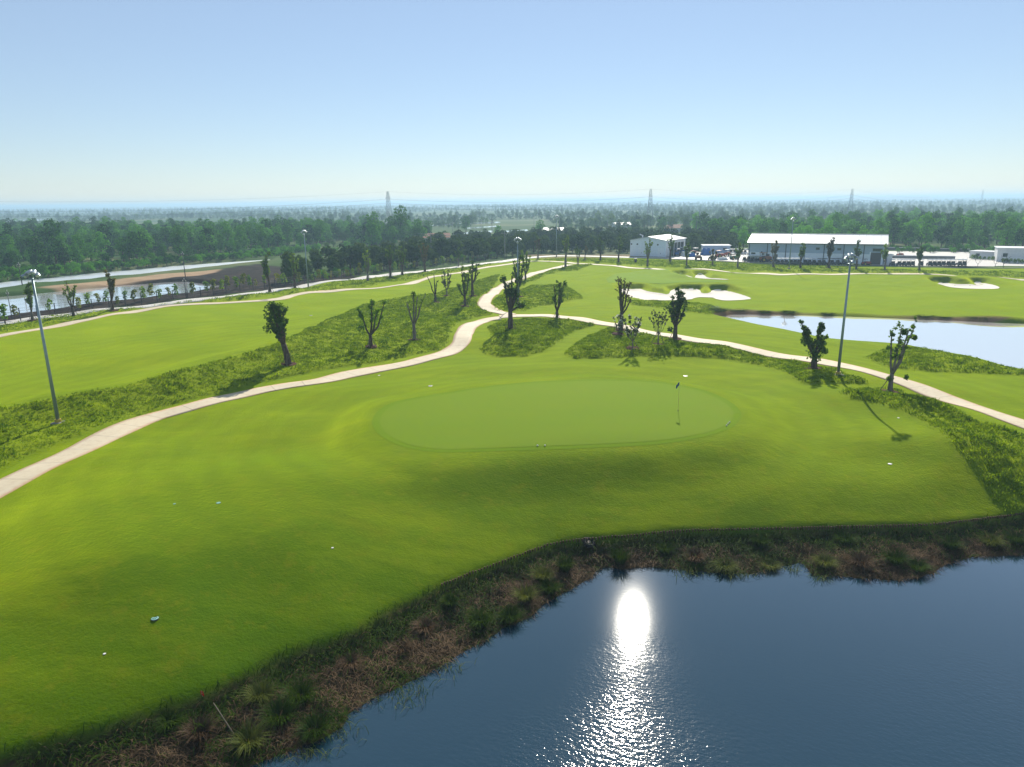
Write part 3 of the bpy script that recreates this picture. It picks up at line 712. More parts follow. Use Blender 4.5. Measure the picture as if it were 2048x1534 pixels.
def tussock(name, loc, R, Hh, n, mat, lean=1.0, az0=None, spread=math.pi):
    a = rng.random(n) * 2 * math.pi; r = R * 0.35 * np.sqrt(rng.random(n))
    P_ = np.stack([np.cos(a) * r, np.sin(a) * r, np.zeros(n) - 0.05], -1)
    az = a + rng.normal(size=n) * 0.5 if az0 is None else az0 + rng.normal(size=n) * spread
    me = blades(name, P_, Hh * (0.55 + 0.6 * rng.random(n)), 0.022, lean * (0.25 + 0.9 * rng.random(n)) * R / max(Hh, .1), [mat], None, 0.35, az)
    o = link(name, me); o.location = tuple(loc); return o
tus = [(1130, 1140, 0.75, 0.95, 'bank_green', 'green tussock at the corner where the bank turns'), (1085, 1160, 0.8, 0.9, 'bank_pale', 'pale tussock left of the bank corner'),
 (1050, 1200, 0.85, 0.9, 'bank_pale', 'pale grey green tussock leaning over the water below the corner'), (1100, 1185, 0.7, 0.8, 'bank_green', 'low green tussock between two pale ones'),
 (1240, 1125, 0.75, 1.0, 'bank_green', 'upright dark tussock standing at the water right of the corner'), (960, 1250, 0.85, 0.8, 'bank_green', 'dark tussock overhanging the water on the middle bank'),
 (1020, 1240, 0.8, 0.75, 'bank_green', 'shadowed tussock at the waterline below the pale one'), (900, 1210, 0.6, 0.6, 'bank_green', 'small green tussock under the lawn edge'),
 (600, 1400, 0.9, 0.85, 'bank_green', 'broad green tussock on the lower left bank'), (560, 1440, 1.0, 0.9, 'bank_green', 'large green clump behind the bamboo pole'),
 (520, 1400, 0.8, 0.8, 'bank_pale', 'yellowish tussock right of the bamboo pole'), (630, 1465, 0.9, 0.7, 'bank_green', 'green clump spilling into the water at lower left'),
 (500, 1490, 0.9, 0.8, 'bank_pale', 'yellow green clump at the bottom of the bank'), (400, 1470, 0.8, 0.7, 'bank_dry', 'dry brown clump left of the bamboo pole'),
 (340, 1450, 0.7, 0.6, 'bank_green', 'dark clump in the lower left corner of the bank'), (1330, 1105, 0.7, 0.7, 'bank_green', 'green tussock below the middle of the lawn edge'),
 (1390, 1120, 0.8, 0.7, 'bank_dry', 'dry tussock by the glittering shallows'), (1450, 1135, 0.9, 0.55, 'bank_pale', 'pale reed patch in the glittering shallows'),
 (1540, 1135, 0.8, 0.5, 'bank_pale', 'pale reed patch beside the inlet'), (1520, 1090, 0.7, 0.7, 'bank_green', 'green tussock under the wooden edging'),
 (1650, 1130, 0.9, 0.7, 'bank_pale', 'straw coloured tussock on the spit'), (1720, 1130, 1.0, 0.8, 'bank_dry', 'brown tussock on top of the spit'),
 (1790, 1125, 1.0, 0.9, 'bank_green', 'combed green tussock on the spit'), (1835, 1140, 0.8, 0.7, 'bank_green', 'green tussock at the tip of the spit'),
 (1900, 1095, 0.9, 0.8, 'bank_green', 'dark tussock behind the spit'), (1980, 1090, 0.95, 0.8, 'bank_pale', 'grey green tussock near the right edge'),
 (2030, 1085, 0.9, 0.8, 'bank_green', 'green tussock at the right edge of the bank'), (1690, 1085, 0.8, 0.7, 'bank_green', 'green tussock below the lawn corner'),
 (800, 1300, 0.7, 0.5, 'bank_dry', 'dry clump on the middle of the brown bank'), (700, 1330, 0.7, 0.5, 'bank_dry', 'dry clump on the wide brown bank'),
 (850, 1260, 0.7, 0.6, 'bank_dry', 'dark dry clump near the middle bank')]
for x, y, R, hh, mt, lab in tus:
    g = h0(x, y)
    o = tussock('grass_tussock', g, R, hh, 420, mt, 1.0); tag(o, lab, 'grass tussock', 'tussocks on the pond bank')
# reeds lying in the water
rp = [(880, 1335, 60, 1.3), (800, 1400, 40, 1.1), (830, 1385, 30, 0.9), (680, 1465, 50, 1.2), (1470, 1152, 60, 1.0), (1580, 1140, 40, 0.8), (620, 1510, 60, 1.2), (1380, 1150, 40, 0.7), (1640, 1160, 30, 0.6)]
Pp = []; 
for x, y, n, R in rp:
    c_ = at(x, y, Z_POND)
    q = np.stack([c_[0] + rng.normal(size=n) * R * 0.5, c_[1] + rng.normal(size=n) * R * 0.22, np.full(n, Z_POND - 0.03)], -1); Pp.append(q)
Pp = np.concatenate(Pp)
me = blades('water_reeds', Pp, 0.25 + 0.3 * rng.random(len(Pp)), 0.025, 0.4 + 1.6 * rng.random(len(Pp)), ['bank_pale', 'bank_green'], (rng.random(len(Pp)) < 0.4).astype(int), 0.4)
tag(link('water_reeds', me), 'thin yellow green reeds standing in the shallows', 'reeds', kind='stuff')
# scrub on the far shore of the bright pond
for i, (x, y, R, hh, lab) in enumerate([(1475, 627, 2.2, 1.6, 'dark reed clump at the left end of the bright pond'), (1530, 624, 1.6, 1.2, 'low reed clump left of the round shrub'), (1577, 626, 1.9, 1.5, 'round dark shrub on the far shore of the bright pond'), (1655, 629, 1.5, 1.0, 'low shrub behind the right light mast'),
      (1850, 636, 1.8, 1.2, 'reed clump on the far shore at the right'), (1890, 638, 1.5, 1.0, 'small reed clump beside the long one'), (1960, 640, 3.2, 1.1, 'long dark reed clump on the far shore'), (1425, 617, 1.8, 1.5, 'bright green bush behind the bright pond'), (1440, 622, 2.0, 1.6, 'dark bush at the pond corner')]):
    g = h0(x, y)
    o = tussock('shore_shrub', g, R * 0.9, hh * 0.42, 500, 'bank_green' if i != 7 else 'leaf_bright', 1.0); o.scale = (1.35, 0.9, 1.0); tag(o, lab, 'shrub', 'shrubs on the far pond shore')
    o.data.vertices.foreach_set('co', (np.array([v.co for v in o.data.vertices]) * 1.0).astype(np.float32).ravel())

# wooden edging along the lawn
ed = empty('lawn_edging', (0, 0, 0)); tag(ed, 'low row of wooden stakes holding the lawn edge above the pond', 'edging')
mb = MB(); acc = 0.0
for a_, b_ in zip(EDGE_LINE[50:], EDGE_LINE[51:]):
    L = np.linalg.norm(b_ - a_); k = max(1, int(L / 0.17))
    for j in range(k):
        q = a_ + (b_ - a_) * j / k; hh = 0.03 + 0.06 * random.random()
        mb.tube([(q[0], q[1] - 0.02, Z_EDGE - 0.5), (q[0] + random.uniform(-.015, .015), q[1] - 0.02, Z_EDGE + hh)], 0.05, 5)
o = mb.build('stake_row', 'edging_wood', ed); o['kind'] = 'stuff'

# ------------------------------------------------------------------ trees
def cards(P_, N_, size, asp=0.7):
    n = len(P_)
    N_ = N_ / (np.linalg.norm(N_, axis=1)[:, None] + 1e-9)
    a = np.cross(N_, rng.normal(size=(n, 3))); a /= np.linalg.norm(a, axis=1)[:, None] + 1e-9
    b = np.cross(N_, a); s = (np.ones(n) * size * (0.6 + 0.8 * rng.random(n)))[:, None] * 0.5
    V = np.stack([P_ - a * s, P_ + b * s * asp, P_ + a * s, P_ - b * s * asp], 1)
    return V.reshape(-1, 3), np.arange(n * 4).reshape(n, 4)
def crown_points(lobes, n):
    """points spread through the outer part of overlapping lobes"""
    w = np.array([r[0] * r[1] + r[0] * r[2] for c_, r in lobes]); w = w / w.sum(); P_ = []; N_ = []
    for (c_, r), k in zip(lobes, (w * n).astype(int) + 1):
        d = rng.normal(size=(k, 3)); d /= np.linalg.norm(d, axis=1)[:, None]
        d[:, 2] = np.where(d[:, 2] < -0.55, -d[:, 2], d[:, 2])
        rad = 0.62 + 0.45 * rng.random(k) ** 0.7
        P_.append(np.array(c_) + d * np.array(r) * rad[:, None]); N_.append(d + 0.55 * rng.normal(size=(k, 3)))
    return np.concatenate(P_), np.concatenate(N_)
def wood_proto(kind, seed):
    """crown mesh + trunk mesh of a wild tree, unit metres"""
    global rng
    old = rng; rng = np.random.default_rng(seed)
    hgt = {'broad': 9.5, 'tall': 12.0, 'bush': 4.2, 'olive': 6.2}[kind]; rad = {'broad': 3.6, 'tall': 3.4, 'bush': 2.4, 'olive': 2.6}[kind]
    lobes = []
    nl = 11 if kind != 'bush' else 6
    for i in range(nl):
        a = rng.random() * 6.28; q = rng.random() ** 0.6; zf = 0.20 + 0.66 * rng.random()
        if kind == 'bush': zf = 0.25 + 0.4 * rng.random()
        rr = rad * (0.30 + 0.24 * rng.random()); w = rad * 0.62 * q * (1.15 - 0.7 * abs(zf - 0.55))
        lobes.append(((math.cos(a) * w, math.sin(a) * w, hgt * zf), (rr, rr, rr * (0.75 + 0.3 * rng.random()))))
    lobes.append(((0, 0, hgt * (0.80 if kind != 'bush' else 0.6)), (rad * 0.42, rad * 0.42, hgt * 0.18)))
    if kind in ('broad', 'tall', 'olive'): lobes.append(((0, 0, hgt * 0.45), (rad * 0.62, rad * 0.62, hgt * 0.36)))
    P_, N_ = crown_points(lobes, {'broad': 950, 'tall': 1050, 'bush': 420, 'olive': 700}[kind])
    V, Q = cards(P_, N_, 0.62 if kind != 'bush' else 0.42)
    trunk = MB(); trunk.tube([(0, 0, -0.3), (0.1, 0, hgt * 0.25), (0.0, 0.15, hgt * 0.6)], [0.24, 0.17, 0.07], 6)
    for k in range(3):
        a = k * 2.1 + rng.random(); trunk.tube([(0.05, 0.05, hgt * 0.3), (math.cos(a) * rad * 0.5, math.sin(a) * rad * 0.5, hgt * 0.62)], [0.1, 0.04], 5)
    rng = old
    return V, Q, trunk
def grid_pts(poly, step, jit=0.45, dens=1.0):
    p = np.array([q[:2] for q in poly]); lo, hi = p.min(0), p.max(0)
    X, Y = np.meshgrid(np.arange(lo[0], hi[0], step), np.arange(lo[1], hi[1], step)); X = X.ravel() + rng.uniform(-jit, jit, X.size) * step; Y = Y.ravel() + rng.uniform(-jit, jit, Y.size) * step
    k = inside(poly, X, Y) & (rng.random(X.size) < dens); return np.stack([X[k], Y[k]], -1)

PROTO = {}
for mat, kinds in {'wood_left': ['broad', 'tall', 'broad', 'bush'], 'wood_right': ['broad', 'tall', 'broad', 'bush'], 'wood_olive': ['olive', 'olive', 'olive'], 'wood_far': ['broad', 'tall', 'bush']}.items():
    PROTO[mat] = []
    for i, k_ in enumerate(kinds):
        V, Q, tr = wood_proto(k_, 100 + i * 7 + len(mat) * 3)
        cme = arrmesh('crown', V, Q, None, [mat])
        tme = bpy.data.meshes.new('trunk'); tme.from_pydata(tr.v, [], tr.f); tme.materials.append(M['bark'])
        tq = [f_ for f_ in tr.f if len(f_) == 4]; nV = len(V)
        jme = arrmesh('tree_mesh', np.concatenate([V, np.array(tr.v)]), np.concatenate([Q, np.array(tq) + nV]), None, [mat, 'bark'], [0] * len(Q) + [1] * len(tq))
        PROTO[mat].append((k_, cme, tme, jme))

def instancer(name, pts, scl, rot, idx, meshes, label, cat):
    """a mass of trees nobody could count: one object"""
    col = bpy.data.collections.new(name + '_sources')
    for i, me in enumerate(meshes):
        col.objects.link(bpy.data.objects.new('%s_source_%02d' % (name, i), me))
    me = bpy.data.meshes.new(name); me.vertices.add(len(pts)); me.vertices.foreach_set('co', np.asarray(pts, np.float32).ravel())
    fattr(me, 'scl', scl); fattr(me, 'rot', rot)
    a = me.attributes.new('idx', 'INT', 'POINT'); a.data.foreach_set('value', np.asarray(idx, np.int32))
    ng = bpy.data.node_groups.new(name, 'GeometryNodeTree')
    ng.interface.new_socket('Geometry', in_out='INPUT', socket_type='NodeSocketGeometry'); ng.interface.new_socket('Geometry', in_out='OUTPUT', socket_type='NodeSocketGeometry')
    N = ng.nodes; Lk = ng.links.new
    gi, go = N.new('NodeGroupInput'), N.new('NodeGroupOutput')
    iop = N.new('GeometryNodeInstanceOnPoints'); ci = N.new('GeometryNodeCollectionInfo')
    ci.inputs['Collection'].default_value = col; ci.inputs['Separate Children'].default_value = True; ci.inputs['Reset Children'].default_value = True
    iop.inputs['Pick Instance'].default_value = True
    def na(nm, ty):
        q = N.new('GeometryNodeInputNamedAttribute'); q.data_type = ty; q.inputs['Name'].default_value = nm; return q.outputs['Attribute']
    cx = N.new('ShaderNodeCombineXYZ'); Lk(na('rot', 'FLOAT'), cx.inputs[2])
    e2r = N.new('FunctionNodeEulerToRotation'); Lk(cx.outputs[0], e2r.inputs[0])
    Lk(gi.outputs[0], iop.inputs['Points']); Lk(ci.outputs[0], iop.inputs['Instance']); Lk(na('idx', 'INT'), iop.inputs['Instance Index'])
    Lk(e2r.outputs[0], iop.inputs['Rotation'])
    sx = N.new('ShaderNodeCombineXYZ'); sc_ = na('scl', 'FLOAT')
    for k in range(3): Lk(sc_, sx.inputs[k])
    Lk(sx.outputs[0], iop.inputs['Scale']); Lk(iop.outputs[0], go.inputs[0])
    o = link(name, me); md = o.modifiers.new('scatter', 'NODES'); md.node_group = ng
    return tag(o, label, cat, kind='stuff')

ORD = ['first', 'second', 'third', 'fourth', 'fifth', 'sixth', 'seventh', 'eighth', 'ninth', 'tenth', 'eleventh', 'twelfth', 'thirteenth', 'fourteenth', 'fifteenth', 'sixteenth', 'seventeenth', 'eighteenth']
TENS = {20: 'twenty', 30: 'thirty', 40: 'forty', 50: 'fifty', 60: 'sixty', 70: 'seventy', 80: 'eighty', 90: 'ninety'}
def ordinal(i):
    full = ORD + ['nineteenth']
    if i >= 100: return 'hundred-and-' + ordinal(i - 100)
    if i == 99: return 'hundredth'
    if i < 19: return full[i]
    n = i + 1; t_, u_ = n // 10 * 10, n % 10
    return (TENS[t_][:-1] + 'ieth') if u_ == 0 else TENS[t_] + '-' + ORD[u_ - 1]
# woods in view: the nearest trees one by one, what lies behind them as one mass
WOODS = {
 'left': ('wood_left', pxpoly([(-260, 575), (0, 545), (60, 548), (110, 545), (160, 536), (260, 529), (350, 522), (450, 514), (560, 503), (640, 492), (700, 480), (700, 466), (560, 468), (430, 470), (300, 470), (150, 468), (0, 466), (-260, 472)]), 5.6, 0.85,
   'broadleaf tree of the wood beyond the left channel', 'trees of the left wood'),
 'clump': ('wood_left', pxpoly([(690, 498), (760, 498), (850, 492), (862, 474), (800, 467), (700, 470)]), 6.0, 1.0,
   'tall tree of the clump below the left pylon', 'trees of the clump below the pylon'),
 'orchard': ('wood_olive', pxpoly([(560, 570), (640, 556), (760, 542), (900, 527), (1000, 515), (1080, 507), (1250, 506), (1360, 503), (1480, 500), (1480, 484), (1300, 478), (1080, 480), (980, 484), (880, 492), (800, 512), (700, 528), (620, 545)]), 4.4, 0.95,
   'olive tree of the plantation behind the road', 'trees of the plantation behind the road'),
 'right': ('wood_right', pxpoly([(1490, 500), (1600, 500), (1780, 497), (1900, 498), (2048, 502), (2250, 505), (2250, 450), (2048, 450), (1900, 450), (1700, 452), (1560, 458), (1440, 464), (1380, 468), (1400, 480)]), 6.0, 0.88,
   'leafy tree of the wood behind the warehouse', 'trees of the wood behind the warehouse'),
}
quota = {'left': 120, 'clump': 24, 'orchard': 150, 'right': 120}
mass = {}
for key, (mat, poly, step, dens, lab, grp) in WOODS.items():
    p = grid_pts(poly, step, 0.48, dens)
    p = p[np.argsort(np.hypot(p[:, 0], p[:, 1]))]
    pr = PROTO[mat]; nk = len(pr)
    front = p[:quota[key]]; rest = p[quota[key]:]
    ang = np.abs(np.arctan2(front[:, 0], front[:, 1])) < math.radians(38.5)
    rest = np.concatenate([rest, front[~ang]]); front = front[ang]
    front = front[np.argsort(np.arctan2(front[:, 0], front[:, 1]))]
    for nth, q in enumerate(front):
        j = int(rng.integers(nk)); k_, cme, tme, jme = pr[j]
        s = (0.42 + 0.70 * rng.random()) * (1.2 if key == 'clump' else 1.0)
        if key == 'left' and q[0] < -60 and rng.random() < 0.35: j = 3; k_, cme, tme, jme = pr[3]
        o = empty({'bush': 'wild_bush'}.get(k_, 'forest_tree'), (q[0], q[1], 0), rng.random() * 6.28); o.scale = (s, s, s * (0.9 + 0.25 * rng.random()))
        link('trunk', tme, o); link('crown', cme, o)
        tag(o, (lab.replace('tree', 'bush') if k_ == 'bush' else lab) + ', %s from the left' % ordinal(nth), 'bush' if k_ == 'bush' else 'tree', grp)
    mass.setdefault(mat, []).append(rest)
for mat, ps in mass.items():
    p = np.concatenate(ps); n = len(p)
    nm = {'wood_left': 'left_woodland', 'wood_olive': 'plantation', 'wood_right': 'right_woodland'}[mat]
    instancer(nm, np.stack([p[:, 0], p[:, 1], np.zeros(n)], -1), 0.40 + 0.68 * rng.random(n), rng.random(n) * 6.28, rng.integers(0, len(PROTO[mat]), n), [q[3] for q in PROTO[mat]],
              {'wood_left': 'deep part of the dense wood at the left', 'wood_olive': 'rear rows of the dark plantation', 'wood_right': 'deep part of the wood at the right'}[mat], 'woodland')
# shrubs at the foot of the left wood and along the verge
vp = [grid_pts(pxpoly([(-260, 590), (0, 560), (120, 550), (260, 536), (420, 522), (540, 514), (640, 500), (640, 494), (450, 514), (260, 529), (0, 546), (-260, 575)]), 1.7, 0.5, 0.9),
      grid_pts(pxpoly([(1780, 505), (1900, 507), (2048, 509), (2048, 500), (1780, 496)]), 3.0, 0.5, 0.8), grid_pts(pxpoly([(560, 572), (760, 545), (1000, 516), (1000, 512), (760, 538), (560, 560)]), 2.6, 0.5, 0.75),
      grid_pts(pxpoly([(640, 520), (760, 512), (850, 498), (700, 497), (600, 505)]), 4.0, 0.5, 0.7)]
p = np.concatenate(vp); n = len(p)
instancer('scrub', np.stack([p[:, 0], p[:, 1], np.full(n, -0.15)], -1), 0.22 + 0.42 * rng.random(n), rng.random(n) * 6.28, np.zeros(n, int), [PROTO['wood_right'][3][3]], 'low scrub along the edges of the woods', 'scrub')
# the hazy plain: hedgerows, copses and woods out to the horizon, with open fields between
def field_mask(x, y):
    a = np.sin(x * 0.006 + 1.7 * np.sin(y * 0.0031)) + np.sin(y * 0.0085 + 1.3 * np.sin(x * 0.004 + 1)) + 0.6 * np.sin(x * 0.017 + y * 0.013)
    return a
pl = []
for r0_, r1_, stp, thr in ((300, 700, 8, -0.1), (700, 1500, 11, -0.45), (1500, 3000, 20, -0.9), (3000, 7000, 42, -1.0)):
    hw = r1_ * 0.86
    X, Y = np.meshgrid(np.arange(-hw, hw, stp), np.arange(r0_, r1_, stp)); X = X.ravel() + rng.uniform(-.5, .5, X.size) * stp; Y = Y.ravel() + rng.uniform(-.5, .5, Y.size) * stp
    k = (np.abs(X) < Y * 0.80 + 20) & (field_mask(X, Y) > thr)
    for w_ in WOODS.values(): k &= ~inside(w_[1], X, Y)
    sz = 1.0 if r0_ < 700 else (1.0 if r0_ < 1500 else 1.2)
    pl.append(np.stack([X[k], Y[k], sz * (0.40 + 0.55 * rng.random(k.sum()) ** 2.5), np.where(rng.random(k.sum()) < (0.68 if r0_ < 3000 else 0.3), 2, rng.integers(0, 2, k.sum()))], -1))
p = np.concatenate(pl)
OPEN = [pxpoly([(840, 497), (870, 468), (1000, 440), (1090, 440), (1120, 455), (1070, 478), (980, 482)]), pxpoly([(100, 458), (100, 452), (260, 449), (270, 456)]), pxpoly([(-10, 447), (0, 438), (110, 436), (120, 445)])]
k = np.ones(len(p), bool)
for o_ in OPEN: k &= ~inside(o_, p[:, 0], p[:, 1])
p = p[k]; n = len(p)
instancer('distant_woodland', np.stack([p[:, 0], p[:, 1], np.full(n, -0.2)], -1), p[:, 2], rng.random(n) * 6.28, p[:, 3].astype(int), [q[3] for q in PROTO['wood_far']], 'hazy patchwork of far woods and hedges on the plain', 'woodland')
print('far instances', n)
# single trees on the open ground in the middle distance
for i, (x, y, hpx, lab) in enumerate([(932, 462, 30, 'lone round tree on the wet open ground left of the uphill path'), (995, 478, 28, 'dark round tree right of the flooded fields'), (1082, 474, 36, 'tall leafy tree beside the white farm roof'), (890, 480, 20, 'small tree behind the farmhouse'), (1102, 476, 24, 'smaller tree beside the white farm roof'), (1268, 470, 30, 'dark round tree behind the white shed'), (1325, 462, 28, 'leafy tree right of the middle pylon'), (845, 482, 22, 'small tree right of the clump below the pylon')]):
    g = at(x, y + 3); D = np.hypot(g[0], g[1]); hgt = hpx / FPX * D
    o = empty('lone_tree', (g[0], g[1], 0), i); pr = PROTO['wood_left'][[0, 2, 1][i % 3]]; s = hgt / (9.0 if pr[0] == 'broad' else 11.5); o.scale = (s * 1.15, s * 1.15, s)
    link('trunk', pr[2], o); link('crown', pr[1], o); tag(o, lab, 'tree', 'lone trees in the middle distance')

# pollarded trees of the course
def pollard(name, px, py, top, cfg, label, group, stakes=True, mulch=True):
    """cfg: limbs [(lean x px, height fraction, split fraction)], leaf material, leaf amount, leaf start"""
    global rng
    base = G(px, py); D = math.hypot(base[0], base[1]); d = ray(px, top); s = D / math.hypot(d[0], d[1]); ztop = H_CAM + d[2] * s
    Hh = max(ztop - base[2], 2.0) * 0.96; mpp = D / FPX * 1.03
    root = empty(name, base); tag(root, label, 'tree', group)
    old = rng; rng = np.random.default_rng(int(px * 7 + py)); rd = random.Random(int(px * 3 + py))
    r0_ = cfg.get('r', 0.036) * Hh; mb = MB(); tips = []
    sp = cfg.get('split', 0.30) * Hh; bend = cfg.get('bend', 0.0) * mpp
    mb.tube([(0, 0, -0.3), (0, 0, 0.12 * Hh * 0.3), (bend * 0.12, 0, sp * 0.6), (bend * 0.3, 0, sp)], [r0_ * 1.45, r0_ * 1.1, r0_ * 0.92, r0_ * 0.85], 9)
    paths = []
    for lx, hf, lf in cfg['limbs']:
        ex = lx * mpp; ey = rd.uniform(-0.5, 0.5) * abs(ex) * 0.7 + rd.uniform(-.3, .3); ez = Hh * hf
        st = (bend * 0.25, 0, sp * (0.85 + 0.1 * rd.random())); mx = st[0] + (ex - st[0]) * (0.55 + 0.2 * rd.random()); my = ey * 0.6
        m1 = (st[0] + (mx - st[0]) * 0.7, my * 0.5, sp + (ez - sp) * 0.25); m2 = (mx, my, sp + (ez - sp) * 0.58); e = (ex, ey, ez)
        rl = r0_ * 0.72 * (3.0 / (len(cfg['limbs']) + 1.5)) ** 0.5
        mb.tube([st, m1, m2, e], [rl, rl * 0.88, rl * 0.70, rl * 0.42], 7); paths.append((st, m1, m2, e, lf))
        for _ in range(cfg.get('twigs', 3)):
            a = rd.random(); q0 = Vector(m1).lerp(Vector(m2), a) if rd.random() < .4 else Vector(m2).lerp(Vector(e), a)
            L = Hh * rd.uniform(0.06, 0.14); an = rd.random() * 6.28
            q1 = q0 + Vector((math.cos(an) * L * 0.7, math.sin(an) * L * 0.7, L)); mb.tube([q0, q1], [rl * 0.22, rl * 0.09], 4, False); paths.append((tuple(q0), tuple(q0.lerp(q1, .4)), tuple(q0.lerp(q1, .8)), tuple(q1), lf * 0.35))
    mb.build('trunk', cfg.get('bark', 'bark'), root, True)
    P_ = []; st0 = cfg.get('from', 0.45)
    for st, m1, m2, e, lf in paths:
        k = int(cfg.get('leaves', 180) * lf * 0.7)
        if k < 1: continue
        u = st0 + (1.04 - st0) * rng.random(k) ** cfg.get('pw', 0.8)
        u = np.where(rng.random(k) < 0.6, np.round(u * 6 + rng.normal(size=k) * 0.22) / 6, u)
        A = np.array([st, m1, m2, e]); t3 = np.clip(u, 0, 1.06) * 3; i0 = np.clip(t3.astype(int), 0, 2); fr = (t3 - i0)[:, None]
        q = A[i0] * (1 - fr) + A[i0 + 1] * fr
        dv = rng.normal(size=(k, 3)); dv /= np.linalg.norm(dv, axis=1)[:, None] + 1e-9
        P_.append(q + dv * (0.25 + 0.75 * rng.random((k, 1))) * (0.75 * cfg.get('fluff', 0.055) + 0.008) * Hh)
    for cx_, cz_, R_, k in cfg.get('clumps', []):
        q = rng.normal(size=(k, 3)); q *= (rng.random((k, 1)) ** 0.5) * R_ * mpp * 0.62 / (np.linalg.norm(q, axis=1)[:, None] + 1e-9); P_.append(q + np.array([cx_ * mpp, 0, cz_ * Hh]))
    if P_:
        P_ = np.concatenate(P_); N_ = rng.normal(size=P_.shape) + np.array([0, 0, 0.5])
        V, Q = cards(P_, N_, cfg.get('size', 0.30) * (0.62 + Hh / 28), 0.75)
        me = arrmesh('crown', V, Q, None, [cfg.get('leaf', 'leaf_dark')]); link('crown', me, root)
    if cfg.get('flowers'):
        k = cfg['flowers']; idx = rng.integers(0, len(P_), k); V, Q = cards(P_[idx] + rng.normal(size=(k, 3)) * 0.1 + [0, 0, 0.1], rng.normal(size=(k, 3)), 0.20, 1.0)
        link('blossom', arrmesh('blossom', V, Q, None, ['flower_white']), root)
    if stakes:
        for k in range(cfg.get('nst', 3)):
            a = k * 2 * math.pi / cfg.get('nst', 3) + rd.uniform(-0.4, 0.4) + 0.5; L = cfg.get('stk', 0.20) * Hh; fx, fy = math.cos(a) * L * 0.62, math.sin(a) * L * 0.62
            fz = ground_z(base[0] + fx, base[1] + fy) - base[2] - 0.1
            MB().tube([(fx, fy, fz), (math.cos(a) * r0_ * 0.7, math.sin(a) * r0_ * 0.7, L)], 0.035, 5).build('support_stake', 'stake_wood', root)
    if mulch:
        m_ = MB(); N = 14
        ring = [(math.cos(i * 6.283 / N) * (0.75 + rd.random() * 0.25), math.sin(i * 6.283 / N) * (0.75 + rd.random() * 0.25)) for i in range(N)]
        vv = [(0, 0, 0.24)] + [(x, y, ground_z(base[0] + x, base[1] + y) - base[2] + 0.05) for x, y in ring]
        m_.v = vv; m_.f = [(0, 1 + i, 1 + (i + 1) % N) for i in range(N)]; m_.build('soil_mound', 'mulch', root)
    rng = old
    return root
near = 'pollarded trees around the green'
pollard('pollard_tree', 577, 730, 603, dict(limbs=[(-22, 0.98, 1.3), (-8, 0.96, 1.2), (-28, 0.72, 1.4), (-2, 0.86, .6)], bend=-20, split=0.36, leaves=330, r=0.050, **{'from': 0.25}, fluff=0.055, leaf='leaf_dark', clumps=[(-24, 0.93, 22, 160), (-8, 0.93, 20, 160), (-30, 0.62, 18, 110), (-26, 0.8, 18, 120)]), 'stout leaning tree with dark leaves up its left side, on the left ridge', near)
pollard('pollard_tree', 742, 693, 596, dict(limbs=[(8, 0.98, 1), (32, 0.95, .8), (-14, 0.72, .9), (18, 0.8, .5)], split=0.26, leaves=120, r=0.040, leaf='leaf_bright', clumps=[(-18, 0.42, 14, 90), (-14, 0.68, 10, 80), (8, 0.93, 9, 60)], size=0.34), 'candelabra tree with bright green leaf tufts, left of the bare one', near)
pollard('pollard_tree', 829, 680, 578, dict(limbs=[(-12, 0.78, .15), (2, 0.98, .7), (20, 0.85, .25), (10, 0.92, .2)], split=0.36, leaves=70, r=0.035, twigs=7, leaf='leaf_mid', bark='bark_grey', clumps=[(2, 0.95, 8, 60), (19, 0.82, 5, 25)]), 'mostly bare forked tree beside the candelabra tree', near)
pollard('pollard_tree', 871, 605, 547, dict(limbs=[(-14, 0.95, .05), (-1, 1.0, .1), (4, 0.75, .5)], split=0.3, leaves=60, r=0.04, leaf='leaf_dark', clumps=[(0, 0.2, 7, 60)]), 'bare twisted tree on the rough left of the pale slender tree', near)
pollard('frangipani_tree', 894, 592, 540, dict(limbs=[(-5, 0.95, 1), (4, 1.0, 1), (8, 0.85, .8), (-8, 0.8, .8)], split=0.25, leaves=130, r=0.022, leaf='leaf_grey', bark='bark_grey', **{'from': 0.2}), 'slender grey leaved tree with stakes on the left rough', 'flowering trees')
pollard('pollard_tree', 930, 613, 535, dict(limbs=[(-4, 0.98, 1), (10, 0.96, 1), (-14, 0.6, .5), (2, 0.8, 1)], split=0.28, leaves=220, r=0.035, leaf='leaf_mid', **{'from': 0.25}), 'bushy upright tree left of the path bend', near)
pollard('pollard_tree', 945, 592, 522, dict(limbs=[(2, 1.0, .9), (10, 0.92, .8), (-3, 0.85, .6), (12, 0.7, .5)], split=0.40, leaves=130, r=0.040, leaf='leaf_dark'), 'tall clean stemmed tree behind the bushy one at the bend', near)
pollard('pollard_tree', 1021, 657, 548, dict(limbs=[(-12, 0.98, .9), (4, 1.0, .5), (16, 0.95, .7), (-3, 0.85, .5), (24, 0.45, .5), (10, .75, .8)], split=0.38, leaves=170, r=0.048, leaf='leaf_dark', clumps=[(-14, 0.95, 12, 100), (8, 0.72, 12, 120), (24, 0.45, 10, 90)]), 'large many stemmed tree standing in the path junction', near)
pollard('pollard_tree', 1037, 594, 512, dict(limbs=[(-8, 0.9, 1), (2, 1.0, 1), (10, 0.95, 1), (-4, 0.6, .8), (6, 0.5, .9)], split=0.25, leaves=260, r=0.034, leaf='leaf_dark', **{'from': 0.15}), 'dense dark tree right behind the middle light mast', near)
pollard('pollard_tree', 1051, 562, 503, dict(limbs=[(-5, 0.95, 1), (3, 1.0, 1), (9, 0.85, 1)], split=0.25, leaves=220, r=0.036, leaf='leaf_dark', **{'from': 0.2}), 'dark tree by the uphill path behind the middle mast', near)
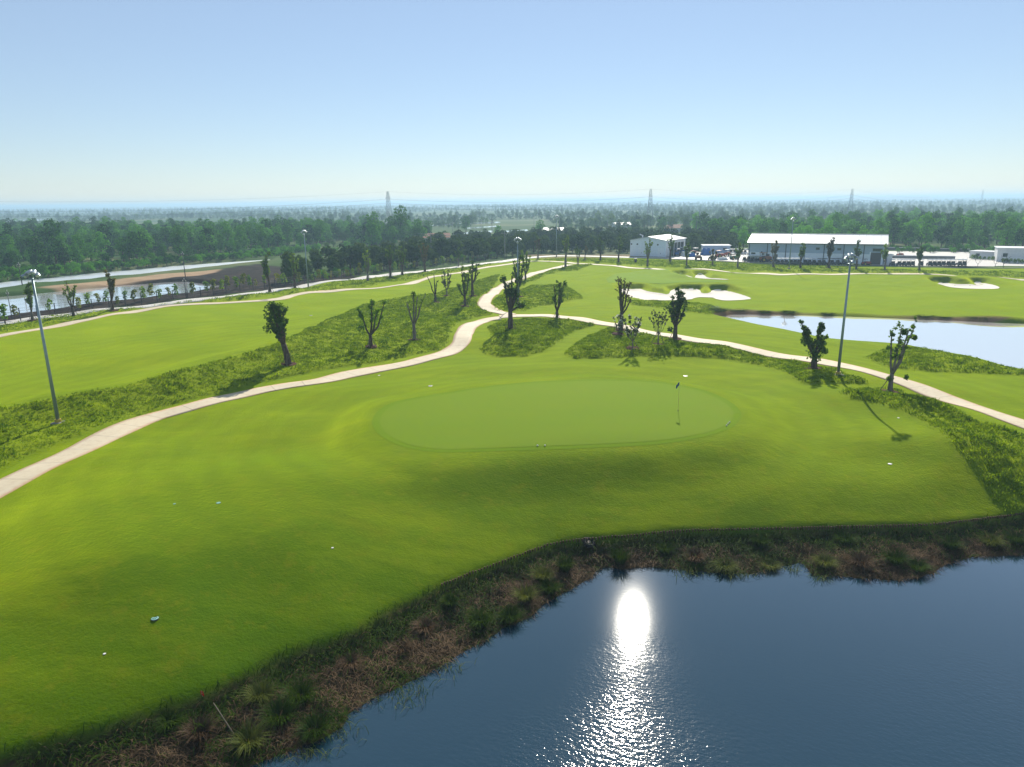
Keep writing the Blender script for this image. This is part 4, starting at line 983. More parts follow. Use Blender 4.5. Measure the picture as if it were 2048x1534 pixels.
pollard('pollard_tree', 1114, 638, 562, dict(limbs=[(-6, 0.93, .7), (14, 1.0, .9), (6, 0.97, 0.8), (-6, 0.6, .7), (8, .75, .8)], split=0.22, leaves=170, r=0.042, leaf='leaf_dark', clumps=[(16, 0.96, 8, 60), (2, 0.92, 8, 60)]), 'crooked dark tree on the mown ground above the right path', near)
pollard('pollard_tree', 1242, 660, 557, dict(limbs=[(-8, 1.0, .4), (-2, 0.99, .3), (4, 0.98, .4), (14, 0.96, .5), (16, 0.62, .2), (-5, 0.9, .3)], split=0.36, leaves=90, r=0.042, twigs=6, leaf='leaf_rust', fluff=0.03), 'tall rusty tree with bundled bare stems left of the frangipanis', near)
pollard('frangipani_tree', 1265, 697, 630, dict(limbs=[(-18, 0.9, 1), (-8, 0.98, 1), (4, 0.95, 1), (15, 0.96, 1), (10, 0.7, .8), (-14, .6, .8)], split=0.24, leaves=95, r=0.022, leaf='leaf_grey', bark='bark_grey', flowers=110, size=0.24, stk=0.30, **{'from': 0.35}, fluff=0.06), 'small frangipani dotted with white flowers, propped by stakes', 'flowering trees')
pollard('flowering_shrub', 1236, 668, 632, dict(limbs=[(-8, 0.9, 1), (0, 1.0, 1), (9, 0.85, 1)], split=0.15, leaves=110, r=0.02, leaf='leaf_grey', flowers=60, size=0.22, **{'from': 0.15}), 'low white flowered shrub at the foot of the rusty tree', 'flowering trees', stakes=False)
pollard('frangipani_tree', 1316, 690, 622, dict(limbs=[(-21, 0.88, 1), (-15, 0.96, 1), (-8, 1.0, 1), (-1, 1.0, 1), (6, 1.0, 1), (13, 0.97, 1), (20, 0.9, 1), (-4, 0.9, .8), (9, 0.88, .8)], split=0.34, leaves=42, r=0.020, leaf='leaf_grey', bark='bark_grey', twigs=4, size=0.24, stk=0.42, **{'from': 0.6}, fluff=0.035), 'fan shaped frangipani on long props between two trees', 'flowering trees')
pollard('pollard_tree', 1350, 678, 575, dict(limbs=[(2, 0.99, 1), (10, 0.93, 1), (-8, 0.85, .9), (18, 0.66, .6), (-12, 0.6, .6), (4, 0.8, 1)], split=0.28, leaves=230, r=0.045, leaf='leaf_dark', clumps=[(4, 0.9, 14, 150), (12, 0.78, 12, 110), (-10, 0.2, 9, 70)], **{'from': 0.3}), 'tall full leaved tree right of the fan shaped frangipani', near)
pollard('pollard_tree', 1627, 738, 641, dict(limbs=[(-26, 1.0, 1.2), (4, 0.97, 1.2), (-16, 0.75, 1), (12, 0.6, 1), (-6, 0.55, .8)], split=0.30, leaves=260, r=0.062, leaf='leaf_dark', clumps=[(-18, 0.62, 18, 190), (8, 0.55, 18, 190), (0, 0.34, 26, 260), (16, 0.4, 12, 90), (6, 0.85, 10, 80), (-25, .9, 6, 50)]), 'squat dark tree forking like a V left of the right light mast', near)
pollard('pollard_tree', 1779, 785, 648, dict(limbs=[(-8, 0.93, .6), (6, 0.99, .8), (28, 1.0, .8), (16, 0.97, .7)], split=0.30, leaves=95, r=0.034, leaf='leaf_dark', bark='bark_grey', fluff=0.035, clumps=[(-8, 0.9, 7, 70), (12, 0.93, 9, 90), (30, 0.85, 8, 90), (-12, 0.7, 6, 40), (2, 0.66, 6, 40), (-2, 0.22, 10, 90), (26, 0.24, 8, 45)], stk=0.24), 'tall pale forked tree on props right of the right light mast', near)
def rowtree(lst, lab, grp):
    rr = random.Random(5)
    for i, (x, y, tp, w) in enumerate(lst):
        nl = rr.choice([2, 3, 3, 4]); limbs = [(rr.uniform(-w, w), rr.uniform(0.72, 0.92), rr.uniform(.5, 1.1)) for _ in range(nl)] + [(rr.uniform(-w, w) * 0.4, 1.0, 1.0)]
        pollard('row_tree', x, y, tp, dict(limbs=limbs, split=rr.uniform(.25, .4), leaves=rr.choice([70, 120, 170]), r=0.038, leaf=rr.choice(['leaf_dark', 'leaf_mid', 'leaf_dark', 'leaf_rust']), bark=rr.choice(['bark', 'bark_grey']), size=0.40, **{'from': rr.uniform(.2, .5)}), lab % ORD[i], grp, mulch=(i % 2 == 0))
rowtree([(1131, 534, 470, 9), (1156, 528, 492, 5), (1170, 519, 492, 5), (1201, 521, 475, 8), (1237, 524, 474, 8), (1295, 531, 477, 7), (1340, 523, 470, 6), (1373, 531, 487, 5), (1425, 530, 498, 8), (1475, 535, 488, 6), (1546, 534, 480, 8), (1600, 537, 486, 7), (1657, 535, 474, 10), (1712, 539, 481, 8), (1769, 540, 490, 8), (1838, 541, 492, 9)], 'slim pollarded tree on the strip before the yard, %s from the left', 'trees on the strip before the yard')
rowtree([(66, 642, 566, 9), (147, 631, 560, 10), (226, 621, 545, 10), (540, 584, 510, 10), (590, 577, 505, 10), (736, 562, 500, 7), (781, 555, 490, 7), (805, 550, 492, 6), (850, 544, 485, 7), (917, 533, 495, 6), (1076, 519, 478, 6)], 'gnarled tree beside the white road along the left fence, %s from the left', 'trees beside the white road')
# thin bare trees at the yard's right end
for i, (x, y, tp) in enumerate([(1930, 533, 513), (1955, 534, 512), (2006, 536, 506), (1990, 534, 512)]):
    pollard('bare_sapling', x, y, tp, dict(limbs=[(-7, 0.9, .1), (3, 1.0, .1), (9, 0.85, .1)], split=0.3, leaves=25, r=0.02, twigs=4, leaf='leaf_rust'), 'thin bare sapling by the white sheds, %s from the left' % ['first', 'second', 'fourth', 'third'][i], 'bare saplings by the sheds', stakes=False, mulch=False)

# young bright saplings along the fence
SAPL = [(12, 650), (30, 640), (100, 628), (160, 625), (178, 616), (198, 612), (213, 610), (236, 615), (252, 606), (270, 608), (288, 604), (305, 600), (320, 603), (339, 597), (353, 598), (386, 596), (415, 590), (430, 588), (445, 585), (457, 580), (474, 582), (488, 576), (500, 578), (512, 577), (530, 572), (556, 574), (570, 572), (600, 570), (625, 566), (640, 565), (652, 562), (664, 560), (680, 558), (695, 558), (706, 556), (720, 552), (755, 548), (762, 549), (790, 546), (800, 543), (815, 541), (830, 540), (860, 535), (872, 534), (885, 533), (897, 531), (905, 528), (915, 528), (930, 526), (945, 524), (955, 521)]
V, Q = [], []
sap_pr = []
for s_ in range(4):
    rs = np.random.default_rng(30 + s_); old = rng; rng = rs
    P_, N_ = crown_points([((rs.uniform(-.25, .25), rs.uniform(-.25, .25), z_), (0.42, 0.42, 0.42)) for z_ in (1.0, 1.5, 2.0, 2.3)], 110); V, Q = cards(P_, N_, 0.36)
    rng = old
    cme = arrmesh('crown', V, Q, None, ['leaf_yellow' if s_ % 2 else 'leaf_bright']); mb = MB().tube([(0, 0, -0.2), (0.03, 0, 1.2), (0, 0.03, 2.2)], [0.04, 0.03, 0.015], 5)
    tme = bpy.data.meshes.new('stem'); tme.from_pydata(mb.v, [], mb.f); tme.materials.append(M['bark']); sap_pr.append((cme, tme))
for i, (x, y) in enumerate(SAPL):
    g = at(x, y - 1); o = empty('sapling', (g[0], g[1], -0.05), random.random() * 6.28); s = random.uniform(0.75, 1.25); o.scale = (s, s, s)
    c_, t_ = sap_pr[i % 4]; link('crown', c_, o); link('stem', t_, o); tag(o, 'young light green sapling along the boundary fence, %s from the left' % ordinal(i), 'sapling', 'saplings along the fence')

# ------------------------------------------------------------------ light masts
def mast(px, py, top, label, nlamp=5, face=0.0):
    b = G(px, py); D = math.hypot(b[0], b[1]); d = ray(px, top); Hh = H_CAM + d[2] * D / math.hypot(d[0], d[1]) - b[2]
    o = empty('light_mast', b, face); tag(o, label, 'light mast', 'floodlight masts of the course')
    MB().tube([(0, 0, 0.1), (0, 0, Hh * 0.5), (0, 0, Hh)], [0.15, 0.115, 0.08], 12).build('pole', 'pole_steel', o, True)
    MB().box(-0.42, 0.42, -0.42, 0.42, -0.4, 0.10).build('base_block', 'concrete_pole', o)
    MB().tube([(0, 0, 0.1), (0, 0, 0.35)], 0.24, 12).build('base_collar', 'yellow_cap', o)
    MB().tube([(-0.52, 0, Hh - 0.1), (0.52, 0, Hh - 0.1)], 0.04, 6).build('crossarm', 'pole_steel', o)
    MB().tube([(0, -0.42, Hh - 0.35), (0, 0.42, Hh - 0.35)], 0.04, 6).build('crossarm', 'pole_steel', o)
    spots = [(-0.46, 0, 0.0), (-0.17, 0.1, 0.24), (0.19, 0.1, 0.26), (0.48, 0, 0.05), (0, -0.38, -0.40), (0, 0.4, -0.3)][:nlamp]
    for i, (lx, ly, lz) in enumerate(spots):
        a = math.atan2(ly - 0.05, lx) if abs(ly) > 0.3 else (-1.57 + lx * 1.3)
        dr = Vector((math.cos(a) * 0.8, math.sin(a) * 0.8, -0.55)).normalized(); c = Vector((lx, ly, Hh + lz + 0.22))
        fl = MB().tube([c - dr * 0.26, c - dr * 0.12, c + dr * 0.10, c + dr * 0.14], [0.06, 0.14, 0.19, 0.19], 12).build('floodlight', 'lamp_body', o, True)
        MB().tube([c + dr * 0.141, c + dr * 0.165], [0.175, 0.155], 12).build('lens', 'lamp_glass', fl)
        up = Vector((0, 0, 1)); sd = dr.cross(up).normalized(); un = sd.cross(dr)
        h_ = MB()
        arc = [c + dr * 0.12 + (sd * math.cos(t_) + un * math.sin(t_)) * 0.205 for t_ in np.linspace(0.35, 2.79, 7)]; arc2 = [q + dr * 0.22 + un * 0.03 for q in arc]
        for k in range(6): h_.poly([arc[k], arc[k + 1], arc2[k + 1], arc2[k]])
        h_.build('hood', 'lamp_body', fl)
        MB().tube([(lx * 0.9, ly * 0.9, Hh - 0.1 + min(lz, 0)), c - dr * 0.1], 0.035, 5).build('bracket', 'dark_metal', fl)
    return o
mast(117, 846, 553, 'grey floodlight mast on the rough at the left edge', 4)
mast(1676, 750, 520, 'grey floodlight mast on the rough at the right', 5)
mast(617, 577, 466, 'floodlight mast beside the tan path at the left', 5)
mast(1036, 606, 482, 'floodlight mast at the bend of the uphill path', 5)
mast(1113, 514, 434, 'floodlight mast on the skyline beside the far road', 5)
mast(1578, 537, 440, 'slender floodlight mast in front of the warehouse', 5)

# ------------------------------------------------------------------ pylons and lines
def wire(a, b, sag, r, name, label, group, cat='cable'):
    a, b = Vector(a), Vector(b); n = 14; pts = []
    for i in range(n + 1):
        s = i / n; q = a.lerp(b, s); q.z -= sag * 4 * s * (1 - s); pts.append(q)
    o = MB().tube(pts, r, 4, False).build(name, 'wire', None); tag(o, label, cat, group); return o
def pylon(px, py, top, label, rz):
    b = at(px, py); D = math.hypot(b[0], b[1]); d = ray(px, top); Hh = H_CAM + d[2] * D / math.hypot(d[0], d[1])
    o = empty('pylon', (b[0], b[1], 0), rz); tag(o, label, 'pylon', 'lattice pylons of the power line')
    prof = [(0, 3.2), (0.32, 1.75), (0.62, 1.25), (0.80, 1.05), (1.0, 0.55)]
    def wd(t_):
        for (t0_, w0), (t1_, w1) in zip(prof, prof[1:]):
            if t_ <= t1_: return w0 + (w1 - w0) * (t_ - t0_) / (t1_ - t0_)
        return prof[-1][1]
    th = 0.10
    for sx in (-1, 1):
        for sy in (-1, 1):
            MB().tube([(sx * wd(t_), sy * wd(t_), t_ * Hh - (0.4 if t_ == 0 else 0)) for t_ in (0, .16, .32, .62, .8, 1.0)], th, 4).build('leg', 'pylon_steel', o)
    br = MB(); lv = [0, .16, .32, .42, .52, .62, .71, .8, .87, .94, 1.0]
    for t0_, t1_ in zip(lv, lv[1:]):
        w0, w1 = wd(t0_), wd(t1_); z0, z1 = t0_ * Hh, t1_ * Hh
        c0 = [(-w0, -w0, z0), (w0, -w0, z0), (w0, w0, z0), (-w0, w0, z0)]; c1 = [(-w1, -w1, z1), (w1, -w1, z1), (w1, w1, z1), (-w1, w1, z1)]
        for k in range(4):
            br.tube([c0[k], c1[(k + 1) % 4]], 0.055, 3, False); br.tube([c0[(k + 1) % 4], c1[k]], 0.055, 3, False); br.tube([c1[k], c1[(k + 1) % 4]], 0.06, 3, False)
    br.build('bracing', 'pylon_steel', o)
    arms = []
    for t_ in (.62, .72, .83):
        L = 3.1
        a_ = MB(); z = t_ * Hh; w = wd(t_)
        for sx in (-1, 1):
            a_.tube([(sx * w, -w, z), (sx * L, 0, z)], 0.07, 3); a_.tube([(sx * w, w, z), (sx * L, 0, z)], 0.07, 3); a_.tube([(sx * w, 0, z + 0.9), (sx * L, 0, z)], 0.06, 3)
        a_.build('crossarm', 'pylon_steel', o)
        for sx in (-1, 1):
            MB().tube([(sx * L, 0, z), (sx * L, 0, z - 1.2)], 0.09, 5).build('insulator', 'dark_metal', o)
            arms.append((sx, Vector((b[0] + math.cos(rz) * sx * L, b[1] + math.sin(rz) * sx * L, z - 1.2))))
    arms.append((0, Vector((b[0], b[1], Hh))))
    return arms
PY = [pylon(-420, 462, 372, 'lattice pylon beyond the left edge', 1.57)] if False else []
pA = pylon(779, 453, 383, 'nearest dark lattice pylon rising left of the centre', 1.2)
pB = pylon(1299, 449, 378, 'thin lattice pylon above the white shed', 1.3)
pC = pylon(1699, 434, 378, 'pale lattice pylon above the warehouse', 1.2)
pD = pylon(1961, 416, 380, 'faint lattice pylon far off at the right', 1.0)
offl = [(s, Vector((-520 + 2 * s, 330, 27 - k * 3))) for k, s in enumerate([-1, 1, -1, 1, -1, 1, 0])]
zz_ = [a[1].z for a in pA]; offl = [(a[0], Vector((-430, 330 + a[0] * 3, a[1].z + 1))) for a in pA]
for nm, P0, P1 in (('left pylon and the left edge', offl, pA), ('left and the middle pylon', pA, pB), ('middle and the right pylon', pB, pC), ('right pylon and the faint one', pC, pD)):
    for k, ((s0_, a_), (s1_, b_)) in enumerate(zip(P0, P1)):
        L = (b_ - a_).length
        wire(a_, b_, 0.016 * L, 0.028, 'power_cable', ['lowest near', 'lowest far', 'middle near', 'middle far', 'upper near', 'upper far', 'topmost'][k] + ' power cable between the ' + nm, 'power cables ' + nm)

# concrete and wooden line poles
def lpole(px, py, top, label, mat='concrete_pole', r=0.16, arm=1.0):
    b = at(px, py); D = math.hypot(b[0], b[1]); d = ray(px, top); Hh = H_CAM + d[2] * D / math.hypot(d[0], d[1])
    o = empty('utility_pole', (b[0], b[1], 0), 0.2); tag(o, label, 'utility pole', 'utility poles on the plain')
    MB().tube([(0, 0, -0.3), (0, 0, Hh)], [r, r * 0.65], 8).build('shaft', mat, o, True)
    MB().box(-arm, arm, -0.06, 0.06, Hh - 0.55, Hh - 0.42).build('crossarm', mat, o)
    for x in (-arm * 0.9, 0, arm * 0.9):
        z0 = Hh - 0.42 if x else Hh
        MB().tube([(x, 0, z0), (x, 0, z0 + 0.25)], 0.05, 5).build('insulator', 'white_plastic', o)
    return Vector((b[0], b[1], Hh - 0.3))
k1 = lpole(804, 491, 459, 'grey utility pole in front of the dark tree clump')
k2 = lpole(863, 515, 466, 'utility pole behind the road left of the farmhouse')
k3 = lpole(1010, 519, 464, 'utility pole beside the road above the path bend')
lpole(906, 472, 444, 'far utility pole above the lone round tree'); lpole(963, 474, 440, 'far utility pole left of the dark round tree')
lpole(1068, 460, 432, 'thin far utility pole by the farm trees'); lpole(1119, 470, 434, 'twin pole beside the skyline mast'); lpole(1215, 462, 432, 'thin far pole left of the middle pylon')
lpole(1320, 442, 425, 'small far pole right of the middle pylon'); lpole(1392, 478, 432, 'far pole above the gap between shed and warehouse'); lpole(1507, 470, 455, 'short pole above the left end of the warehouse')
lpole(45, 572, 526, 'dark pole on the bank of the left channel', 'dark_metal', 0.12, 0.3); lpole(371, 556, 505, 'dark pole on the sandy spit', 'dark_metal', 0.11, 0.3); lpole(373, 597, 558, 'dark pole beside the basin', 'dark_metal', 0.09, 0.3)
lpole(24, 636, 582, 'pale slim pole behind the left fence', 'concrete_pole', 0.08, 0.2); lpole(984, 463, 437, 'far pole on the wet fields', 'dark_metal', 0.2, 0.8)
for dz, lv_ in ((0.0, 'upper'), (-0.7, 'lower')):
    wire(k1 + Vector((0, 0, dz)), k2 + Vector((0, 0, dz)), 0.5, 0.035, 'overhead_wire', lv_ + ' overhead wire between the poles left of the farmhouse', 'wires left of the farmhouse')
    wire(k2 + Vector((0, 0, dz)), k3 + Vector((0, 0, dz)), 0.8, 0.035, 'overhead_wire', lv_ + ' overhead wire from the farmhouse pole to the road pole', 'wires to the road pole')

# ------------------------------------------------------------------ boundary fence
fpx = [(-60, 659), (0, 648), (40, 640), (105, 630), (188, 620), (250, 612), (317, 604), (375, 597.5), (452, 587), (512, 581), (600, 568.5), (720, 552.5), (850, 537), (930, 527), (1000, 518)]
fw = crom([at(x, y)[:2] for x, y in fpx], 8)
posts = [fw[0]]
for q in fw[1:]:
    while np.linalg.norm(q - posts[-1]) > 3.2: posts.append(posts[-1] + (q - posts[-1]) / np.linalg.norm(q - posts[-1]) * 3.0)
fo = empty('boundary_fence', (posts[0][0], posts[0][1], 0)); tag(fo, 'dark wire fence on square posts along the left boundary', 'fence')
mb = MB().box(-0.055, 0.055, -0.055, 0.055, -0.3, 2.0); pme = bpy.data.meshes.new('post'); pme.from_pydata(mb.v, [], mb.f); pme.materials.append(M['dark_metal'])
for q in posts:
    o = link('post', pme, fo); o.location = (q[0] - posts[0][0], q[1] - posts[0][1], 0)
loc = [(q[0] - posts[0][0], q[1] - posts[0][1]) for q in posts]
for hz in (0.5, 1.0, 1.5, 1.9):
    MB().tube([(x, y, hz) for x, y in loc], 0.018, 4, False).build('wire_strand', 'dark_metal', fo)

# ------------------------------------------------------------------ maintenance yard
YARD = pxpoly([(1262, 515.5), (1335, 516), (1372, 507), (1500, 500), (1790, 503), (2200, 508), (2200, 535), (2048, 534), (1800, 532), (1600, 527.5), (1500, 525), (1400, 520), (1330, 517.5)])
o = sheet('yard_pavement', YARD, 'road', 0.0, 8.0, zconst=0.10); tag(structure(o), 'bright concrete yard round the warehouse')
kb = ribbon('kerb', [(1330, 518.5), (1400, 521), (1500, 526), (1600, 528.8), (1800, 533.5), (2048, 536), (2200, 537)], 0.5, 'concrete_pole', 0.16)
tag(kb, 'dark kerb in front of the yard')

def frame(P0, P1):
    x = Vector((P1[0] - P0[0], P1[1] - P0[1], 0)); L = x.length; x.normalize(); y = Vector((-x.y, x.x, 0))
    return L, math.atan2(x.y, x.x)
# warehouse
A_, B_ = at(1495, 523), at(1768, 530)
L, rz = frame(A_, B_)
wh = empty('warehouse', (A_[0], A_[1], 0.10), rz); tag(wh, 'long grey and white warehouse with a bright white roof', 'warehouse')
EV, RG, DP = 5.45, 7.6, 18.0
MB().box(0, L, 0.02, 0.30, 0, 2.75).build('lower_wall', 'clad_white', wh); 
MB().box(0, L, 0.0, 0.30, 2.752, EV).build('upper_wall', 'clad_blue', wh)
MB().box(0, L, DP - 0.3, DP, 0, EV).build('back_wall', 'clad_blue', wh)
for x in (0.0, L - 0.3):
    MB().prism([(0.31, 0), (DP - 0.31, 0), (DP - 0.31, EV), (DP / 2, RG - 0.05), (0.31, EV)], 0, 0.3, Matrix.Translation((x, 0, 0)) @ Matrix(((0, 1, 0, 0), (1, 0, 0, 0), (0, 0, 1, 0), (0, 0, 0, 1)))).build('gable_wall', 'clad_blue', wh)
for s in (0, 1):
    y0, y1 = (-0.5, DP / 2) if s == 0 else (DP + 0.5, DP / 2)
    z0 = EV - 0.08
    nb = 20
    for k in range(nb):
        xa, xb = -0.5 + (L + 1) * k / nb, -0.5 + (L + 1) * (k + 1) / nb - 0.03
        m_ = MB(); m_.v = [(xa, y0, z0), (xb, y0, z0), (xb, y1, RG), (xa, y1, RG), (xa, y0, z0 + .12), (xb, y0, z0 + .12), (xb, y1, RG + .12), (xa, y1, RG + .12)]
        m_.f = [(0, 1, 2, 3), (4, 5, 6, 7), (0, 1, 5, 4), (1, 2, 6, 5), (2, 3, 7, 6), (3, 0, 4, 7)]
        m_.build('roof_sheet', 'roof_white', wh)
MB().box(-0.5, L + 0.5, DP / 2 - 0.3, DP / 2 + 0.3, RG + 0.14, RG + 0.20).build('ridge_cap', 'roof_white', wh)
MB().box(-0.5, L + 0.5, -0.72, -0.51, EV - 0.15, EV + 0.08).build('gutter', 'steel_dark', wh)
for k in range(8):
    x = 0.25 + (L - 0.5) * k / 7
    MB().box(x - 0.11, x + 0.11, -0.14, -0.01, 0, EV - 0.1).build('downpipe', 'steel_dark', wh)
def fx(px): return (px - 1495) / 273.0 * L
for x, z0, z1, w in ((1553, 3.9, 4.5, 0.9), (1638, 3.7, 4.35, 1.0), (1680, 3.7, 4.35, 1.0), (1506, 2.1, 2.6, 1.2), (1524, 2.55, 2.95, 0.4), (1527, 2.05, 2.35, .7)):
    f_ = MB().box(fx(x) - w / 2, fx(x) + w / 2, -0.10, 0.10, z0, z1).build('window', 'steel_dark', wh)
    MB().box(fx(x) - w / 2 + 0.08, fx(x) + w / 2 - 0.08, -0.14, -0.105, z0 + 0.08, z1 - 0.08).build('pane', 'glass_dark', f_)
f_ = MB().box(fx(1744), fx(1762), -0.10, 0.10, 3.55, 4.35).build('window', 'steel_dark', wh)
for k in range(4):
    a_ = fx(1744) + (fx(1762) - fx(1744)) * k / 4
    MB().box(a_ + 0.06, a_ + (fx(1762) - fx(1744)) / 4 - 0.04, -0.14, -0.105, 3.63, 4.27).build('pane', 'glass_dark', f_)
rd = MB().box(fx(1741), fx(1761), -0.06, 0.12, 0, 3.2).build('roller_door', 'door_grey', wh)
for k in range(12): MB().box(fx(1741) + 0.05, fx(1761) - 0.05, -0.11, -0.065, 0.02 + k * 0.265, 0.02 + k * 0.265 + 0.235).build('slat', 'door_grey', rd)
MB().box(fx(1741) - 0.3, fx(1741) - 0.02, -0.12, 0.10, 0, 3.4).build('door_frame', 'clad_white', wh); MB().box(fx(1761) + 0.02, fx(1761) + 0.3, -0.12, 0.10, 0, 3.4).build('door_frame', 'clad_white', wh)
for x in (1537, 1554):
    d_ = MB().box(fx(x) - 0.5, fx(x) + 0.5, -0.08, 0.10, 0, 2.2).build('door', 'door_grey', wh); MB().box(fx(x) + 0.3, fx(x) + 0.42, -0.13, -0.085, 1.0, 1.08).build('handle', 'pole_steel', d_)

# white shed with open side
Bc = at(1331, 514.5); u = np.array([-0.83, 0.56]); v = np.array([0.56, 0.83]); wA, dC = 12.6, 17.5
rzs = math.atan2(-u[1], -u[0]); Ao = Bc[:2] + u * wA
sh = empty('shed', (Ao[0], Ao[1], 0.05), rzs); tag(sh, 'pale blue white metal shed with round vents and a low gable', 'shed')
E2, R2 = 5.2, 6.3
MB().prism([(0, 0), (wA, 0), (wA, E2), (wA / 2, R2), (0, E2)], 0, 0.25).build('front_wall', 'shed_white', sh)
MB().prism([(0, 0), (wA, 0), (wA, E2), (wA / 2, R2), (0, E2)], dC - 0.25, dC).build('back_wall', 'shed_white', sh)
MB().box(0, 0.25, 0.26, dC - 0.26, 0, E2 - 0.02).build('side_wall', 'shed_white', sh)
MB().box(wA - 0.25, wA, 0.26, 4.5, 0, E2 - 0.02).build('side_wall', 'wall_white', sh)
MB().box(wA - 0.25, wA, 4.51, dC - 0.26, 4.2, E2 - 0.02).build('lintel', 'wall_white', sh)
MB().box(wA - 0.25, wA, dC - 1.3, dC - 0.27, 0, 4.19).build('side_wall', 'wall_white', sh)
for k in range(4):
    y0 = 4.55 + k * 2.9; MB().box(wA - 0.6, wA - 0.5, y0 + 0.05, y0 + 2.8, 0, 4.15).build('bay_shutter', 'glass_dark' if k else 'paint_green', sh)
    if k: MB().box(wA - 0.22, wA - 0.02, y0 - 0.1, y0 + 0.1, 0, 4.19).build('bay_post', 'wall_white', sh)
for s in (0, 1):
    x0, x1 = (-0.4, wA / 2) if s == 0 else (wA + 0.4, wA / 2)
    for k in range(8):
        ya, yb = -0.4 + (dC + 0.8) * k / 8, -0.4 + (dC + 0.8) * (k + 1) / 8 - 0.03; z0 = E2 - 0.03
        m_ = MB(); m_.v = [(x0, ya, z0), (x1, ya, R2 + .06), (x1, yb, R2 + .06), (x0, yb, z0), (x0, ya, z0 + .1), (x1, ya, R2 + .16), (x1, yb, R2 + .16), (x0, yb, z0 + .1)]
        m_.f = [(0, 1, 2, 3), (4, 5, 6, 7), (0, 1, 5, 4), (1, 2, 6, 5), (2, 3, 7, 6), (3, 0, 4, 7)]; m_.build('roof_sheet', 'roof_grey', sh)
for x in (0.5, 2.6, 5.6, 7.7, 9.8):
    MB().tube([(x, 0.1, 3.9), (x, -0.14, 3.9)], 0.26, 12).build('round_vent', 'dark_metal', sh)
for x in (4.1, 10.9):
    d_ = MB().box(x - 1.0, x + 1.0, -0.07, 0.1, 0, 2.9).build('door', 'clad_white', sh); MB().box(x - 0.05, x + 0.05, -0.12, -0.075, 0.9, 1.3).build('handle', 'steel_dark', d_)
MB().tube([(2.2, 5, E2 + .3), (2.2, 5, E2 + 1.3), (1.2, 5, E2 + 1.7)], 0.2, 8).build('chimney_pipe', 'wall_white', sh)

# low white buildings at the right and the grey lean-to
def lowblock(pl, pr, h, dep, label, mat='wall_white', win=()):
    a, b = at(*pl), at(*pr); L_, r_ = frame(a, b)
    o = empty('low_building', (a[0], a[1], 0.10), r_); tag(o, label, 'building')
    MB().box(0, L_, 0, dep, 0, h).build('wall', mat, o); MB().box(-0.25, L_ + 0.25, -0.25, dep + 0.25, h + 0.002, h + 0.22).build('roof', 'wall_white', o)
    for f_, w, z0, z1 in win:
        q = MB().box(f_ * L_ - w / 2, f_ * L_ + w / 2, -0.06, 0.08, z0, z1).build('window', 'steel_dark', o)
        MB().box(f_ * L_ - w / 2 + 0.08, f_ * L_ - 0.03, -0.10, -0.065, z0 + 0.08, z1 - 0.08).build('pane', 'glass_dark', q); MB().box(f_ * L_ + 0.03, f_ * L_ + w / 2 - 0.08, -0.10, -0.065, z0 + 0.08, z1 - 0.08).build('pane', 'glass_dark', q)
    return o
lowblock((1938, 517), (1993, 520), 2.0, 5, 'low white annex joining the white building at the right', win=[(0.3, 1.0, .8, 1.5)])
lowblock((1992, 524), (2110, 527), 3.7, 8, 'flat roofed white building at the right edge', win=[(0.14, 1.1, 1.4, 2.4), (0.6, 1.2, 1.4, 2.4)])
lowblock((1406, 508), (1460, 508), 2.6, 6, 'grey lean-to between the shed and the warehouse', 'clad_blue', win=[(0.8, 1.2, 1.2, 2.0)])
o = lowblock((1773, 528), (1783, 528), 2.4, 1.6, 'white storage cabinet at the right end of the warehouse', win=[])
# retaining wall behind the yard
def longwall(a, b, h, label):
    a, b = at(*a), at(*b); L_, r_ = frame(a, b); o = empty('yard_wall', (a[0], a[1], 0), r_); tag(o, label, 'wall')
    n = max(2, int(L_ / 4))
    for k in range(n): MB().box(L_ * k / n + 0.02, L_ * (k + 1) / n - 0.02, 0, 0.25, -0.1, h).build('wall_panel', 'concrete_pole', o)
    MB().box(0, L_, -0.05, 0.3, h + 0.002, h + 0.12).build('coping', 'wall_white', o)
longwall((1782, 517), (1910, 519), 0.9, 'grey retaining wall with a white coping behind the cart row')
longwall((1775, 500), (1940, 504), 0.9, 'grey boundary wall at the foot of the right wood')

# golf carts
def cart(body, roof, name='golf_cart'):
    o = empty(name, (0, 0, 0))
    b = MB(); b.prism([(-1.15, 0.28), (1.15, 0.28), (1.18, 0.55), (0.55, 0.82), (0.42, 0.45), (-0.1, 0.45), (-0.15, 0.85), (-1.1, 0.85), (-1.2, 0.6)], -0.58, 0.58); b.build('body', body, o)
    MB().box(-0.55, -0.10, -0.55, 0.55, 0.86, 0.98).build('seat', 'seat_black', o); MB().box(-0.72, -0.58, -0.55, 0.55, 0.90, 1.40).build('backrest', 'seat_black', o)
    r_ = MB(); r_.prism([(-1.0, 1.78), (0.75, 1.78), (0.80, 1.82), (0.6, 1.97), (-0.85, 1.97), (-1.05, 1.80)], -0.62, 0.62); r_.build('roof', roof, o)
    for x0, x1 in ((0.60, 0.50), (-0.92, -0.85)):
        for y in (-0.54, 0.54): MB().tube([(x0, y, 0.8), (x1, y, 1.86)], 0.03, 4).build('roof_post', 'dark_metal', o)
    for x in (-0.8, 0.82):
        for s in (-1, 1):
            w = MB().tube([(x, s * 0.42, 0.24), (x, s * 0.62, 0.24)], 0.24, 10).build('wheel', 'tyre', o); MB().tube([(x, s * 0.621, 0.24), (x, s * 0.64, 0.24)], 0.12, 8).build('rim', 'cart_white', w)
    MB().tube([(0.42, 0.25, 0.8), (0.25, 0.25, 1.1)], 0.025, 4).build('steering_column', 'dark_metal', o)
    return o
first = {}
